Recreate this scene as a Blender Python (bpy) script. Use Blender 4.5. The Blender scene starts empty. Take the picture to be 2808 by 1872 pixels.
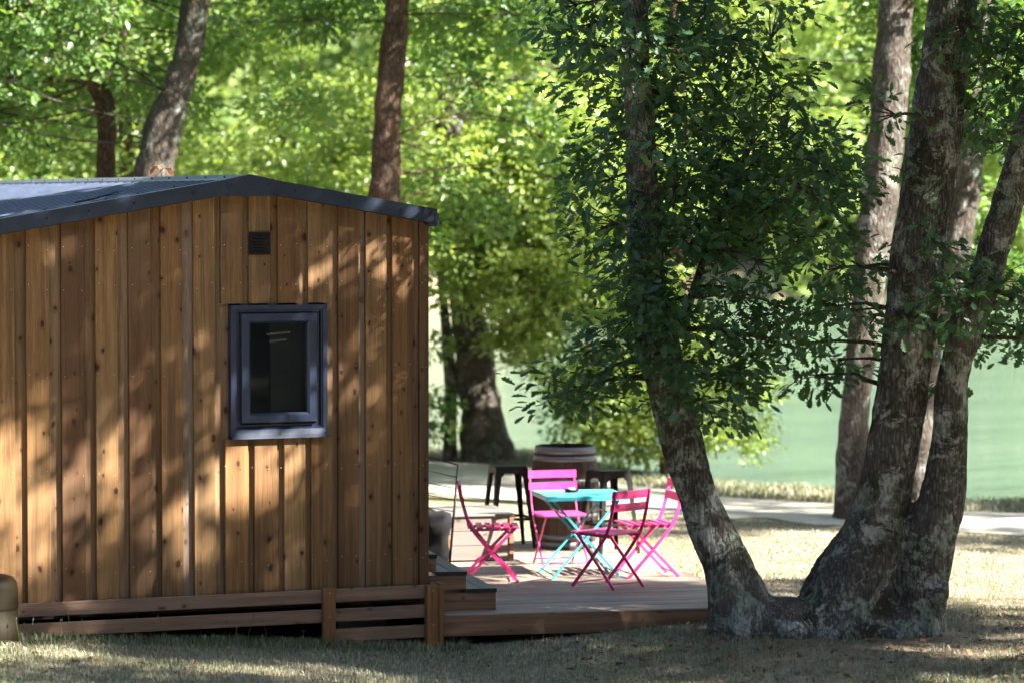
import bpy, bmesh, math, random
import numpy as np
from mathutils import Vector, Matrix, noise as mnoise
R = math.radians
rng = np.random.default_rng(11)
random.seed(11)
scene = bpy.context.scene
col = scene.collection

# ---------------------------------------------------------------- camera
YAW, PITCH = R(22.5), math.atan(386.0 / 9200.0)
cam_data = bpy.data.cameras.new('camera')
cam = bpy.data.objects.new('camera', cam_data)
col.objects.link(cam)
CAM = Vector((-7.973, -24.48, 3.4))
cam.location = CAM
cam.rotation_euler = (R(90) - PITCH, 0, -YAW)
cam_data.sensor_width = 36.0
cam_data.lens = 36.0 * 9200.0 / 2808.0
cam_data.clip_start = 0.5
cam_data.clip_end = 2000
cam_data.dof.use_dof = True
cam_data.dof.focus_distance = 25.9
cam_data.dof.aperture_fstop = 1.65
scene.camera = cam

# ---------------------------------------------------------------- sky, sun, exposure
SUN_AZ, SUN_EL = R(43), R(38)      # azimuth measured from the gable's outward normal (-Y) towards +X
SUN = Vector((math.sin(SUN_AZ) * math.cos(SUN_EL), -math.cos(SUN_AZ) * math.cos(SUN_EL), math.sin(SUN_EL)))
world = bpy.data.worlds.new('World')
scene.world = world
world.use_nodes = True
wn = world.node_tree
sky = wn.nodes.new('ShaderNodeTexSky')
sky.sky_type = 'NISHITA'
sky.sun_disc = False
sky.sun_elevation = SUN_EL
sky.sun_rotation = math.atan2(SUN.x, SUN.y)
bg = wn.nodes['Background']
bg.inputs['Strength'].default_value = 0.058
wn.links.new(sky.outputs['Color'], bg.inputs['Color'])
sun_data = bpy.data.lights.new('sun', 'SUN')
sun_data.energy = 5.0
sun_data.angle = R(0.8)
sun_data.color = (1.0, 0.93, 0.82)
sun = bpy.data.objects.new('sun', sun_data)
col.objects.link(sun)
sun.rotation_euler = SUN.to_track_quat('Z', 'Y').to_euler()
sun.location = (20, -20, 20)
scene.view_settings.view_transform = 'Standard'
scene.view_settings.look = 'None'
scene.view_settings.exposure = 2.72
scene.view_settings.gamma = 1.0
scene.view_settings.use_curve_mapping = False
scene.cycles.max_bounces = 4
scene.cycles.diffuse_bounces = 2
scene.cycles.glossy_bounces = 2
scene.cycles.transmission_bounces = 3
scene.cycles.transparent_max_bounces = 8
scene.cycles.sample_clamp_indirect = 6
scene.cycles.adaptive_threshold = 0.03

# ---------------------------------------------------------------- helpers
def tag(o, label=None, cat=None, group=None, kind=None):
    if label: o['label'] = label
    if cat: o['category'] = cat
    if group: o['group'] = group
    if kind: o['kind'] = kind
    return o

def link(o, parent=None):
    col.objects.link(o)
    if parent is not None: o.parent = parent
    return o

def empty(name, loc=(0, 0, 0), rz=0.0):
    o = bpy.data.objects.new(name, None)
    o.empty_display_size = 0.1
    col.objects.link(o)
    o.location = loc
    o.rotation_euler = (0, 0, rz)
    return o

class MB:
    """collects shapes, then links them as one mesh object"""
    def __init__(s):
        s.v, s.f, s.sm = [], [], []
    def add(s, v, f, smooth=False):
        n = len(s.v)
        s.v.extend([tuple(p) for p in v])
        s.f.extend([tuple(i + n for i in q) for q in f])
        s.sm.extend([smooth] * len(f))
        return s
    def box(s, x0, x1, y0, y1, z0, z1, b=0.0, M=None):
        if b > 0:   # chamfered box: 24 corners
            v = []
            idx = {}
            for ix, X in ((0, x0), (1, x1)):
                for iy, Y in ((0, y0), (1, y1)):
                    for iz, Z in ((0, z0), (1, z1)):
                        sx, sy, sz = (b if ix == 0 else -b), (b if iy == 0 else -b), (b if iz == 0 else -b)
                        idx[(ix, iy, iz, 0)] = len(v); v.append((X, Y + sy, Z + sz))
                        idx[(ix, iy, iz, 1)] = len(v); v.append((X + sx, Y, Z + sz))
                        idx[(ix, iy, iz, 2)] = len(v); v.append((X + sx, Y + sy, Z))
            f = []
            I = idx
            for k in (0, 1):
                q = [I[(k, 0, 0, 0)], I[(k, 1, 0, 0)], I[(k, 1, 1, 0)], I[(k, 0, 1, 0)]]; f.append(q if k else q[::-1])
                q = [I[(0, k, 0, 1)], I[(1, k, 0, 1)], I[(1, k, 1, 1)], I[(0, k, 1, 1)]]; f.append(q if not k else q[::-1])
                q = [I[(0, 0, k, 2)], I[(1, 0, k, 2)], I[(1, 1, k, 2)], I[(0, 1, k, 2)]]; f.append(q if k else q[::-1])
            for a in (0, 1):
                for c in (0, 1):
                    f.append([I[(0, a, c, 1)], I[(1, a, c, 1)], I[(1, a, c, 2)], I[(0, a, c, 2)]])
                    f.append([I[(a, 0, c, 0)], I[(a, 1, c, 0)], I[(a, 1, c, 2)], I[(a, 0, c, 2)]])
                    f.append([I[(a, c, 0, 0)], I[(a, c, 1, 0)], I[(a, c, 1, 1)], I[(a, c, 0, 1)]])
                    for e in (0, 1):
                        f.append([I[(a, c, e, 0)], I[(a, c, e, 1)], I[(a, c, e, 2)]])
        else:
            v = [(x, y, z) for x in (x0, x1) for y in (y0, y1) for z in (z0, z1)]
            f = [(0, 1, 3, 2), (4, 6, 7, 5), (0, 4, 5, 1), (2, 3, 7, 6), (0, 2, 6, 4), (1, 5, 7, 3)]
        if M is not None: v = [M @ Vector(p) for p in v]
        return s.add(v, f)
    def bar(s, p, q, w, h, up=(0, 0, 1), b=0.0):
        """rectangular bar from p to q, w across, h along up"""
        p, q = Vector(p), Vector(q)
        d = (q - p); L = d.length; d.normalize()
        u = Vector(up); x = d.cross(u)
        if x.length < 1e-4: x = d.cross(Vector((1, 0, 0)))
        x.normalize(); u = x.cross(d)
        M = Matrix(((x.x, d.x, u.x, p.x), (x.y, d.y, u.y, p.y), (x.z, d.z, u.z, p.z), (0, 0, 0, 1)))
        return s.box(-w / 2, w / 2, 0, L, -h / 2, h / 2, b, M)
    def tube(s, pts, rad, n=10, smooth=True, caps=True, wob=0.0, seed=0.0):
        P = [Vector(p) for p in pts]
        if not hasattr(rad, '__len__'): rad = [rad] * len(P)
        t0 = (P[1] - P[0]).normalized()
        ref = Vector((0, 1, 0)) if abs(t0.y) < 0.9 else Vector((1, 0, 0))
        v, f = [], []
        for i, p in enumerate(P):
            t = (P[min(i + 1, len(P) - 1)] - P[max(i - 1, 0)]).normalized()
            x = ref - t * ref.dot(t); x.normalize(); y = t.cross(x); ref = x
            for k in range(n):
                a = 2 * math.pi * k / n
                r = rad[i]
                if wob: r *= 1 + wob * mnoise.noise(Vector((math.cos(a) * 1.3 + seed, math.sin(a) * 1.3, i * 0.35 + seed)))
                v.append(p + (x * math.cos(a) + y * math.sin(a)) * r)
        for i in range(len(P) - 1):
            for k in range(n):
                a, b2 = i * n + k, i * n + (k + 1) % n
                f.append((a, b2, b2 + n, a + n))
        s.add(v, f, smooth)
        if caps:
            m = len(s.v) - len(v)
            s.f.append(tuple(m + k for k in range(n))[::-1]); s.sm.append(False)
            s.f.append(tuple(m + (len(P) - 1) * n + k for k in range(n))); s.sm.append(False)
        return s
    def lathe(s, prof, n=32, smooth=True, c=(0, 0, 0), a0=0.0, a1=2 * math.pi):
        full = abs(a1 - a0 - 2 * math.pi) < 1e-6
        m = n if full else n + 1
        v, f = [], []
        for (r, z) in prof:
            for k in range(m):
                a = a0 + (a1 - a0) * k / n
                v.append((c[0] + r * math.cos(a), c[1] + r * math.sin(a), c[2] + z))
        for i in range(len(prof) - 1):
            for k in range(n if full else n):
                k2 = (k + 1) % m
                f.append((i * m + k, i * m + k2, (i + 1) * m + k2, (i + 1) * m + k))
        return s.add(v, f, smooth)
    def build(s, name, mat, parent=None, M=None):
        me = bpy.data.meshes.new(name)
        me.from_pydata(s.v if M is None else [M @ Vector(p) for p in s.v], [], s.f)
        me.polygons.foreach_set('use_smooth', s.sm)
        bm = bmesh.new(); bm.from_mesh(me)
        bmesh.ops.recalc_face_normals(bm, faces=bm.faces)
        bm.to_mesh(me); bm.free()
        me.materials.append(mat)
        return link(bpy.data.objects.new(name, me), parent)

def np_mesh(name, V, F, mat, parent=None, smooth=False, attr=None):
    """V (n,3); F (m,k) all faces with k corners"""
    me = bpy.data.meshes.new(name)
    V = np.ascontiguousarray(V, dtype=np.float32); F = np.ascontiguousarray(F, dtype=np.int32)
    me.vertices.add(len(V)); me.vertices.foreach_set('co', V.ravel())
    me.loops.add(F.size); me.loops.foreach_set('vertex_index', F.ravel())
    me.polygons.add(len(F))
    me.polygons.foreach_set('loop_start', np.arange(0, F.size, F.shape[1], dtype=np.int32))
    if smooth: me.polygons.foreach_set('use_smooth', np.ones(len(F), dtype=bool))
    if attr is not None:
        a = me.attributes.new('tint', 'FLOAT', 'POINT'); a.data.foreach_set('value', np.ascontiguousarray(attr, dtype=np.float32))
    me.update(calc_edges=True)
    me.materials.append(mat)
    return link(bpy.data.objects.new(name, me), parent)

def spline(pts, sub=4):
    """Catmull-Rom through rows of numbers"""
    P = np.array(pts, dtype=float); out = []
    for i in range(len(P) - 1):
        p0, p1, p2, p3 = P[max(i - 1, 0)], P[i], P[i + 1], P[min(i + 2, len(P) - 1)]
        for k in range(sub):
            t = k / sub
            out.append(0.5 * (2 * p1 + (p2 - p0) * t + (2 * p0 - 5 * p1 + 4 * p2 - p3) * t * t + (3 * p1 - p0 - 3 * p2 + p3) * t ** 3))
    out.append(P[-1])
    return np.array(out)

# ---------------------------------------------------------------- materials
class NT:
    def __init__(s, name):
        s.m = bpy.data.materials.new(name); s.m.use_nodes = True
        s.t = s.m.node_tree; s.n = s.t.nodes; s.n.clear()
        s.out = s.n.new('ShaderNodeOutputMaterial')
    def node(s, t, **kw):
        o = s.n.new('ShaderNode' + t)
        for k, v in kw.items(): setattr(o, k, v)
        return o
    def lk(s, a, b): s.t.links.new(a, b); return s
    def val(s, sock, v):
        if hasattr(v, 'links') or isinstance(v, bpy.types.NodeSocket): s.t.links.new(v, sock)
        else: sock.default_value = v
    def coord(s, scale=(1, 1, 1), kind='Object', rnd=False):
        tc = s.node('TexCoord'); mp = s.node('Mapping')
        mp.inputs['Scale'].default_value = scale
        s.lk(tc.outputs[kind], mp.inputs['Vector'])
        if rnd:
            oi = s.node('ObjectInfo'); vm = s.node('VectorMath', operation='SCALE')
            cx = s.node('CombineXYZ')
            for i, k in enumerate((37.0, 71.0, 53.0)):
                mm = s.math('MULTIPLY', oi.outputs['Random'], k); s.lk(mm, cx.inputs[i])
            s.lk(cx.outputs[0], mp.inputs['Location'])
        return mp.outputs[0]
    def noise(s, vec, scale, detail=4, rough=0.55, dist=0.0):
        o = s.node('TexNoise'); s.lk(vec, o.inputs['Vector'])
        o.inputs['Scale'].default_value = scale; o.inputs['Detail'].default_value = detail
        o.inputs['Roughness'].default_value = rough; o.inputs['Distortion'].default_value = dist
        return o.outputs['Fac']
    def voro(s, vec, scale, feature='F1', out='Distance', rand=1.0, dim='3D'):
        o = s.node('TexVoronoi', feature=feature, voronoi_dimensions=dim); s.lk(vec, o.inputs['Vector'])
        o.inputs['Scale'].default_value = scale; o.inputs['Randomness'].default_value = rand
        return o.outputs[out]
    def math(s, op, a, b=None, clamp=False):
        o = s.node('Math', operation=op); o.use_clamp = clamp
        s.val(o.inputs[0], a)
        if b is not None: s.val(o.inputs[1], b)
        return o.outputs[0]
    def ramp(s, fac, stops, interp='LINEAR'):
        o = s.node('ValToRGB'); s.lk(fac, o.inputs[0]); o.color_ramp.interpolation = interp
        e = o.color_ramp.elements
        while len(e) < len(stops): e.new(0.5)
        for i, (p, c) in enumerate(stops):
            e[i].position = p; e[i].color = (c, c, c, 1) if not hasattr(c, '__len__') else (*c, 1)
        return o.outputs[0]
    def mix(s, fac, a, b, mode='MIX'):
        o = s.node('Mix', data_type='RGBA', blend_type=mode)
        s.val(o.inputs[0], fac)
        for i, c in ((6, a), (7, b)):
            if isinstance(c, bpy.types.NodeSocket): s.lk(c, o.inputs[i])
            else: o.inputs[i].default_value = (*c, 1)
        return o.outputs[2]
    def bump(s, h, strength=0.4, dist=0.02, normal=None):
        o = s.node('Bump'); o.inputs['Strength'].default_value = strength; o.inputs['Distance'].default_value = dist
        s.lk(h, o.inputs['Height'])
        if normal is not None: s.lk(normal, o.inputs['Normal'])
        return o.outputs[0]
    def bsdf(s, color, rough=0.6, metal=0.0, normal=None, spec=0.5):
        o = s.node('BsdfPrincipled')
        if isinstance(color, bpy.types.NodeSocket): s.lk(color, o.inputs['Base Color'])
        else: o.inputs['Base Color'].default_value = (*color, 1)
        s.val(o.inputs['Roughness'], rough); s.val(o.inputs['Metallic'], metal)
        o.inputs['Specular IOR Level'].default_value = spec
        if normal is not None: s.lk(normal, o.inputs['Normal'])
        s.lk(o.outputs[0], s.out.inputs['Surface'])
        return s.m

def mat_wood(name, tones, axis='z', knots=0.6, rough=0.65, grey=0.0, grain=1.0, knot_plane=None):
    """sawn timber: tone differs per board, long grain, knots"""
    m = NT(name)
    st = {'x': (0.6, 16, 16), 'y': (16, 0.6, 16), 'z': (16, 16, 0.6)}[axis]
    g = m.noise(m.coord(st, rnd=True), 2.6 * grain, 6, 0.65, 0.6)
    fine = m.noise(m.coord(tuple(c * 3 for c in st), rnd=True), 3.0 * grain, 4, 0.7)
    oi = m.node('ObjectInfo')
    base = m.ramp(oi.outputs['Random'], [(i / (len(tones) - 1), t) for i, t in enumerate(tones)])
    large = m.noise(m.coord((0.9, 0.9, 0.5), rnd=True), 1.6, 3, 0.5)
    c = m.mix(m.ramp(g, [(0.34, 0.0), (0.66, 1.0)]), m.mix(0.62, base, (0.085, 0.038, 0.014)), base)
    br = m.mix(1.0, base, (1.7, 1.65, 1.6), 'MULTIPLY')
    c = m.mix(m.math('MULTIPLY', m.ramp(fine, [(0.45, 0.0), (0.75, 1.0)]), 0.45), c, br)
    c = m.mix(m.math('MULTIPLY', m.ramp(large, [(0.45, 0.0), (0.68, 1.0)]), 0.6), c, m.mix(0.5, base, (0.16, 0.12, 0.07)))
    stk = m.noise(m.coord({'x': (0.25, 7, 7), 'y': (7, 0.25, 7), 'z': (7, 7, 0.25)}[axis], rnd=True), 2.2, 5, 0.7, 0.4)
    c = m.mix(m.math('MULTIPLY', m.ramp(stk, [(0.47, 0.0), (0.60, 1.0)]), 0.7), c, m.mix(0.72, base, (0.045, 0.028, 0.018)))
    if grey: c = m.mix(grey, c, (0.23, 0.215, 0.20))
    h = m.math('ADD', m.math('MULTIPLY', g, 0.5), m.math('MULTIPLY', fine, 0.5))
    if knots:
        wob = m.node('VectorMath', operation='ADD')
        kc0 = m.coord((1, 1, 1), rnd=True)
        sx = m.node('SeparateXYZ'); m.lk(kc0, sx.inputs[0]); cb = m.node('CombineXYZ')
        u_, v_k = {'z': (0, 2), 'x': (2, 0), 'y': (0, 1), 'xy': (1, 0)}[knot_plane or axis]
        m.lk(m.math('MULTIPLY', sx.outputs[u_], 3.6), cb.inputs[0]); m.lk(m.math('MULTIPLY', sx.outputs[v_k], 2.3), cb.inputs[1])
        kc = cb.outputs[0]
        nz = m.node('TexNoise'); m.lk(kc, nz.inputs['Vector']); nz.inputs['Scale'].default_value = 6.0
        sc = m.node('VectorMath', operation='SCALE'); m.lk(nz.outputs['Color'], sc.inputs[0]); sc.inputs['Scale'].default_value = 0.10
        m.lk(kc, wob.inputs[0]); m.lk(sc.outputs[0], wob.inputs[1])
        dist = m.voro(wob.outputs[0], 1.9, dim='2D')
        sel = m.voro(wob.outputs[0], 1.9, out='Color', dim='2D')
        sep = m.node('SeparateColor'); m.lk(sel, sep.inputs[0])
        on = m.ramp(sep.outputs[0], [(0.58, 0.0), (0.62, 1.0)])
        rad = m.math('ADD', m.math('MULTIPLY', m.math('POWER', sep.outputs[1], 2.0), 0.12), 0.05)
        k = m.math('DIVIDE', dist, rad)
        core = m.math('MULTIPLY', m.ramp(k, [(0.55, 1.0), (0.95, 0.0)]), on)
        halo = m.math('MULTIPLY', m.ramp(m.math('MULTIPLY', k, 0.45), [(0.15, 1.0), (1.0, 0.0)]), on)
        c = m.mix(m.math('MULTIPLY', halo, 0.7 * knots), c, (0.085, 0.034, 0.015))
        c = m.mix(m.math('MULTIPLY', core, 0.95 * knots), c, (0.030, 0.012, 0.006))
        h = m.math('SUBTRACT', h, m.math('MULTIPLY', core, 0.3))
    return m.bsdf(c, rough, normal=m.bump(h, 0.35, 0.006), spec=0.25)

def mat_paint(name, c, rough=0.4, metal=0.0, wear=0.08, spec=0.5, dust=(0.3, 0.28, 0.25)):
    m = NT(name)
    v = m.coord((1, 1, 1))
    n = m.noise(v, 9, 5, 0.6)
    n2 = m.noise(v, 60, 3, 0.6)
    cc = m.mix(m.math('MULTIPLY', m.ramp(n, [(0.45, 0.0), (0.8, 1.0)]), wear), c, dust)
    rr = m.math('ADD', m.math('MULTIPLY', n, 0.18), rough - 0.09)
    return m.bsdf(cc, rr, metal, m.bump(n2, 0.06, 0.002), spec)

def mat_bark(name, base=(0.145, 0.132, 0.125), dark=(0.032, 0.028, 0.025), lichen=0.5, moss=0.4, scale=1.0, lcov=0.0):
    m = NT(name)
    v = m.coord((1, 1, 0.22))
    w = m.coord((1, 1, 1))
    fur = m.voro(v, 34 * scale, 'DISTANCE_TO_EDGE')
    fur2 = m.noise(v, 42 * scale, 6, 0.7, 0.8)
    f = m.math('ADD', m.math('MULTIPLY', m.ramp(fur, [(0.0, 0.0), (0.35, 1.0)]), 0.55), m.math('MULTIPLY', fur2, 0.6))
    c = m.mix(m.ramp(f, [(0.28, 0.0), (0.85, 1.0)]), dark, base)
    big = m.noise(w, 1.7, 4, 0.6, 0.3)
    c = m.mix(m.math('MULTIPLY', m.ramp(big, [(0.4, 0.0), (0.7, 1.0)]), 0.4), c, tuple(b * 1.3 for b in base))
    if moss:
        mo = m.noise(w, 2.6, 6, 0.7, 0.4)
        c = m.mix(m.math('MULTIPLY', m.ramp(mo, [(0.50, 0.0), (0.60, 1.0)]), moss), c, (0.022, 0.025, 0.010))
    if lichen:
        l1 = m.noise(w, 4.2, 7, 0.78, 0.5)
        l2 = m.noise(m.coord((1, 1, 0.6)), 30, 4, 0.75)
        lm = m.math('MULTIPLY', m.ramp(l1, [(0.53 - lcov, 0.0), (0.585 - lcov, 1.0)]), m.ramp(l2, [(0.40, 0.25), (0.55, 1.0)]))
        hue = m.noise(w, 3.1, 2, 0.5)
        c = m.mix(m.math('MULTIPLY', lm, lichen), c, m.mix(m.ramp(hue, [(0.42, 0.0), (0.58, 1.0)]), (0.44, 0.45, 0.44), (0.24, 0.33, 0.25)))
        spw = m.node('VectorMath', operation='ADD'); spn = m.node('TexNoise'); m.lk(w, spn.inputs['Vector']); spn.inputs['Scale'].default_value = 25.0
        sps = m.node('VectorMath', operation='SCALE'); m.lk(spn.outputs['Color'], sps.inputs[0]); sps.inputs['Scale'].default_value = 0.05; m.lk(w, spw.inputs[0]); m.lk(sps.outputs[0], spw.inputs[1])
        sp = m.voro(spw.outputs[0], 21)
        ss = m.voro(spw.outputs[0], 21, out='Color'); se = m.node('SeparateColor'); m.lk(ss, se.inputs[0])
        spm = m.math('MULTIPLY', m.ramp(sp, [(0.12, 1.0), (0.34, 0.0)]), m.ramp(se.outputs[0], [(0.72, 0.0), (0.74, 1.0)]))
        c = m.mix(m.math('MULTIPLY', spm, lichen * m_l), c, (0.42, 0.43, 0.41))
    return m.bsdf(c, 0.9, normal=m.bump(f, 0.9, 0.03), spec=0.15)
m_l = 0.55

def mat_leaf(name, dark, light, trans, tfac=0.45, gloss=0.06):
    m = NT(name)
    at = m.node('Attribute', attribute_name='tint')
    c = m.mix(at.outputs['Fac'], dark, light)
    tc = m.mix(at.outputs['Fac'], tuple(x * 0.75 for x in trans), trans)
    df = m.node('BsdfDiffuse'); m.lk(c, df.inputs[0])
    tr = m.node('BsdfTranslucent'); m.lk(tc, tr.inputs[0])
    gl = m.node('BsdfGlossy'); gl.inputs['Roughness'].default_value = 0.48; gl.inputs[0].default_value = (0.9, 0.95, 1.0, 1)
    m1 = m.node('MixShader'); m1.inputs[0].default_value = tfac
    m.lk(df.outputs[0], m1.inputs[1]); m.lk(tr.outputs[0], m1.inputs[2])
    m2 = m.node('MixShader'); m2.inputs[0].default_value = gloss
    m.lk(m1.outputs[0], m2.inputs[1]); m.lk(gl.outputs[0], m2.inputs[2])
    m.lk(m2.outputs[0], m.out.inputs['Surface'])
    return m.m

M = {}
HONEY = [(0.205, 0.105, 0.042), (0.285, 0.160, 0.068), (0.135, 0.067, 0.031), (0.315, 0.188, 0.086), (0.225, 0.122, 0.048), (0.112, 0.058, 0.031), (0.265, 0.140, 0.052)]
M['clad'] = mat_wood('cladding_timber', HONEY, 'z', 1.0)
M['clad_back'] = mat_wood('recessed_timber', [(0.22, 0.13, 0.062), (0.27, 0.17, 0.095), (0.18, 0.10, 0.047), (0.24, 0.14, 0.06)], 'z', 0.9)
M['clad_grey'] = mat_wood('faded_timber', [(0.28, 0.21, 0.16), (0.26, 0.19, 0.135)], 'z', 0.5)
M['rail'] = mat_wood('rail_timber', [(0.27, 0.155, 0.10), (0.30, 0.18, 0.12), (0.25, 0.14, 0.085)], 'x', 0.7, grey=0.15)
M['post'] = mat_wood('post_timber', [(0.26, 0.11, 0.04), (0.30, 0.13, 0.05), (0.22, 0.10, 0.04)], 'z', 0.6)
M['deck'] = mat_wood('deck_timber', [(0.40, 0.31, 0.245), (0.50, 0.41, 0.33), (0.33, 0.25, 0.195), (0.46, 0.37, 0.295), (0.37, 0.28, 0.22)], 'x', 0.3, grey=0.3, knot_plane='xy')
M['step'] = mat_wood('step_timber', [(0.24, 0.13, 0.08), (0.27, 0.15, 0.095)], 'x', 0.6)
M['tread'] = mat_wood('tread_timber', [(0.30, 0.26, 0.20), (0.27, 0.24, 0.19)], 'y', 0.2, grey=0.5)
M['chest'] = mat_wood('weathered_timber', [(0.15, 0.125, 0.118), (0.18, 0.15, 0.143), (0.125, 0.105, 0.10)], 'x', 0.5, grey=0.45)
M['lid'] = mat_wood('lid_timber', [(0.15, 0.16, 0.17), (0.18, 0.19, 0.20)], 'x', 0.2, grey=0.3)
M['stave'] = mat_wood('stave_oak', [(0.026, 0.022, 0.021), (0.036, 0.029, 0.026), (0.020, 0.018, 0.018), (0.044, 0.033, 0.027)], 'z', 0.2)
M['hoop'] = mat_paint('hoop_steel', (0.16, 0.17, 0.19), 0.5, 0.6, 0.25, dust=(0.12, 0.07, 0.04))
M['navy'] = mat_paint('navy_metal', (0.014, 0.024, 0.048), 0.38, 0.0, 0.06, dust=(0.12, 0.13, 0.14))
M['roof'] = mat_paint('roof_sheet_metal', (0.026, 0.042, 0.085), 0.33, 0.2, 0.10, dust=(0.2, 0.2, 0.2))
M['cap'] = mat_paint('ridge_metal', (0.055, 0.068, 0.08), 0.45, 0.2, 0.15)
M['winframe'] = mat_paint('window_frame_paint', (0.013, 0.026, 0.064), 0.38, 0.0, 0.03)
M['black'] = mat_paint('black_metal', (0.008, 0.008, 0.010), 0.5, 0.0, 0.05, spec=0.2, dust=(0.05, 0.05, 0.05))
M['blackstrip'] = mat_paint('black_edge', (0.01, 0.01, 0.01), 0.7, 0.0, 0.02)
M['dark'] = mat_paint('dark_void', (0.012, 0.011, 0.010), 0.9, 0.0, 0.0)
M['pink'] = mat_paint('pink_lacquer', (0.72, 0.042, 0.225), 0.33, 0.0, 0.08, dust=(0.7, 0.4, 0.45))
M['cyan'] = mat_paint('turquoise_lacquer', (0.06, 0.46, 0.55), 0.30, 0.0, 0.08, dust=(0.5, 0.6, 0.6))
M['olive'] = mat_paint('olive_plastic', (0.011, 0.0085, 0.004), 0.6, 0.0, 0.08, spec=0.1, dust=(0.02, 0.017, 0.008))  # base kept near black to stand in for shade on the cover
M['screw'] = mat_paint('screw_metal', (0.02, 0.022, 0.03), 0.5, 0.3, 0.0)
M['nail'] = mat_paint('nail_metal', (0.45, 0.43, 0.40), 0.4, 0.8, 0.1)
M['inner'] = mat_paint('inner_wall', (0.05, 0.053, 0.05), 0.8, 0.0, 0.1)
M['cloth'] = mat_paint('dark_cloth', (0.012, 0.012, 0.014), 0.95, 0.0, 0.05)
M['concrete'] = mat_paint('concrete', (0.30, 0.29, 0.27), 0.9, 0.0, 0.3)
M['white'] = mat_paint('white_porcelain', (0.75, 0.75, 0.74), 0.3)
M['bark_oak'] = mat_bark('oak_bark', lichen=0.75, moss=0.75, lcov=0.025)
M['bark_warm'] = mat_bark('warm_bark', (0.125, 0.105, 0.09), (0.036, 0.03, 0.026), 0.5, 0.45)
M['bark_brown'] = mat_bark('brown_bark', (0.16, 0.10, 0.068), (0.045, 0.028, 0.02), 0.12, 0.3)
M['twig'] = mat_bark('twig_bark', (0.10, 0.08, 0.06), (0.04, 0.03, 0.022), 0.0, 0.0)
M['leaf_oak'] = mat_leaf('oak_leaf', (0.030, 0.075, 0.035), (0.065, 0.145, 0.052), (0.085, 0.19, 0.03), 0.34, 0.035)
M['leaf_mid'] = mat_leaf('sunny_leaf', (0.065, 0.135, 0.035), (0.19, 0.32, 0.085), (0.27, 0.47, 0.06), 0.46, 0.05)
M['leaf_yel'] = mat_leaf('pale_leaf', (0.12, 0.19, 0.05), (0.33, 0.44, 0.12), (0.46, 0.60, 0.09), 0.46, 0.05)
M['leaf_far'] = mat_leaf('far_leaf', (0.10, 0.17, 0.04), (0.22, 0.29, 0.07), (0.25, 0.36, 0.06), 0.40, 0.02)
M['leaf_dry'] = mat_leaf('dry_leaf', (0.11, 0.062, 0.032), (0.27, 0.17, 0.095), (0.2, 0.11, 0.05), 0.2, 0.03)
M['leaf_orange'] = mat_leaf('orange_leaf', (0.55, 0.22, 0.10), (0.65, 0.30, 0.16), (0.6, 0.25, 0.1), 0.3, 0.03)
M['grass'] = mat_leaf('grass_blade', (0.075, 0.125, 0.035), (0.47, 0.42, 0.325), (0.28, 0.26, 0.17), 0.30, 0.03)

def mat_ground():
    m = NT('lawn_soil')
    w = m.coord((1, 1, 1))
    a = m.noise(w, 0.9, 6, 0.65); b = m.noise(w, 22, 6, 0.7); c3 = m.noise(w, 3.2, 5, 0.6)
    c = m.mix(m.ramp(b, [(0.3, 0.0), (0.7, 1.0)]), (0.13, 0.105, 0.07), (0.46, 0.39, 0.28))
    c = m.mix(m.math('MULTIPLY', m.ramp(a, [(0.40, 0.0), (0.62, 1.0)]), 0.55), c, (0.13, 0.14, 0.05))
    c = m.mix(m.math('MULTIPLY', m.ramp(c3, [(0.55, 0.0), (0.70, 1.0)]), 0.7), c, (0.40, 0.34, 0.26))
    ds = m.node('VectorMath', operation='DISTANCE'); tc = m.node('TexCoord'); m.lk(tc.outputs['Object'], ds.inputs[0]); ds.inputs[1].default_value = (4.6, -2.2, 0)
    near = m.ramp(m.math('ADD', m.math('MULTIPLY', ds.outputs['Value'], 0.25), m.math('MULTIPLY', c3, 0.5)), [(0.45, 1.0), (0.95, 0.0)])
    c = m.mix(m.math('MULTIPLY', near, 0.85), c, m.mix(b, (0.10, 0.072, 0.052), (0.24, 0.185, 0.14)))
    return m.bsdf(c, 0.95, normal=m.bump(b, 0.8, 0.03), spec=0.1)
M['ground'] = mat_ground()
def mat_path():
    m = NT('pale_gravel')
    w = m.coord((1, 1, 1))
    a = m.noise(w, 1.2, 5, 0.6); b = m.noise(w, 60, 5, 0.7)
    c = m.mix(m.ramp(b, [(0.3, 0.0), (0.7, 1.0)]), (0.35, 0.32, 0.28), (0.55, 0.51, 0.45))
    c = m.mix(m.math('MULTIPLY', m.ramp(a, [(0.5, 0.0), (0.75, 1.0)]), 0.4), c, (0.36, 0.31, 0.22))
    return m.bsdf(c, 0.95, normal=m.bump(b, 0.7, 0.02), spec=0.1)
M['path'] = mat_path()
def mat_water():
    m = NT('green_lake_water')
    def cd(sc):
        tc = m.node('TexCoord'); mp = m.node('Mapping'); mp.inputs['Scale'].default_value = sc; mp.inputs['Rotation'].default_value = (0, 0, YAW)
        m.lk(tc.outputs['Object'], mp.inputs['Vector']); return mp.outputs[0]
    a = m.noise(cd((0.32, 1.3, 1)), 1.1, 4, 0.6, 0.3); b = m.noise(cd((0.6, 2.4, 1)), 4.0, 4, 0.6)
    h = m.math('ADD', a, m.math('MULTIPLY', b, 0.35))
    big = m.noise(cd((0.05, 0.55, 1)), 1.0, 6, 0.7)
    c = m.mix(m.ramp(big, [(0.35, 0.0), (0.7, 1.0)]), (0.080, 0.128, 0.076), (0.125, 0.182, 0.112))
    return m.bsdf(c, 0.08, normal=m.bump(h, 1.0, 0.22), spec=0.5)
M['water'] = mat_water()
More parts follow.
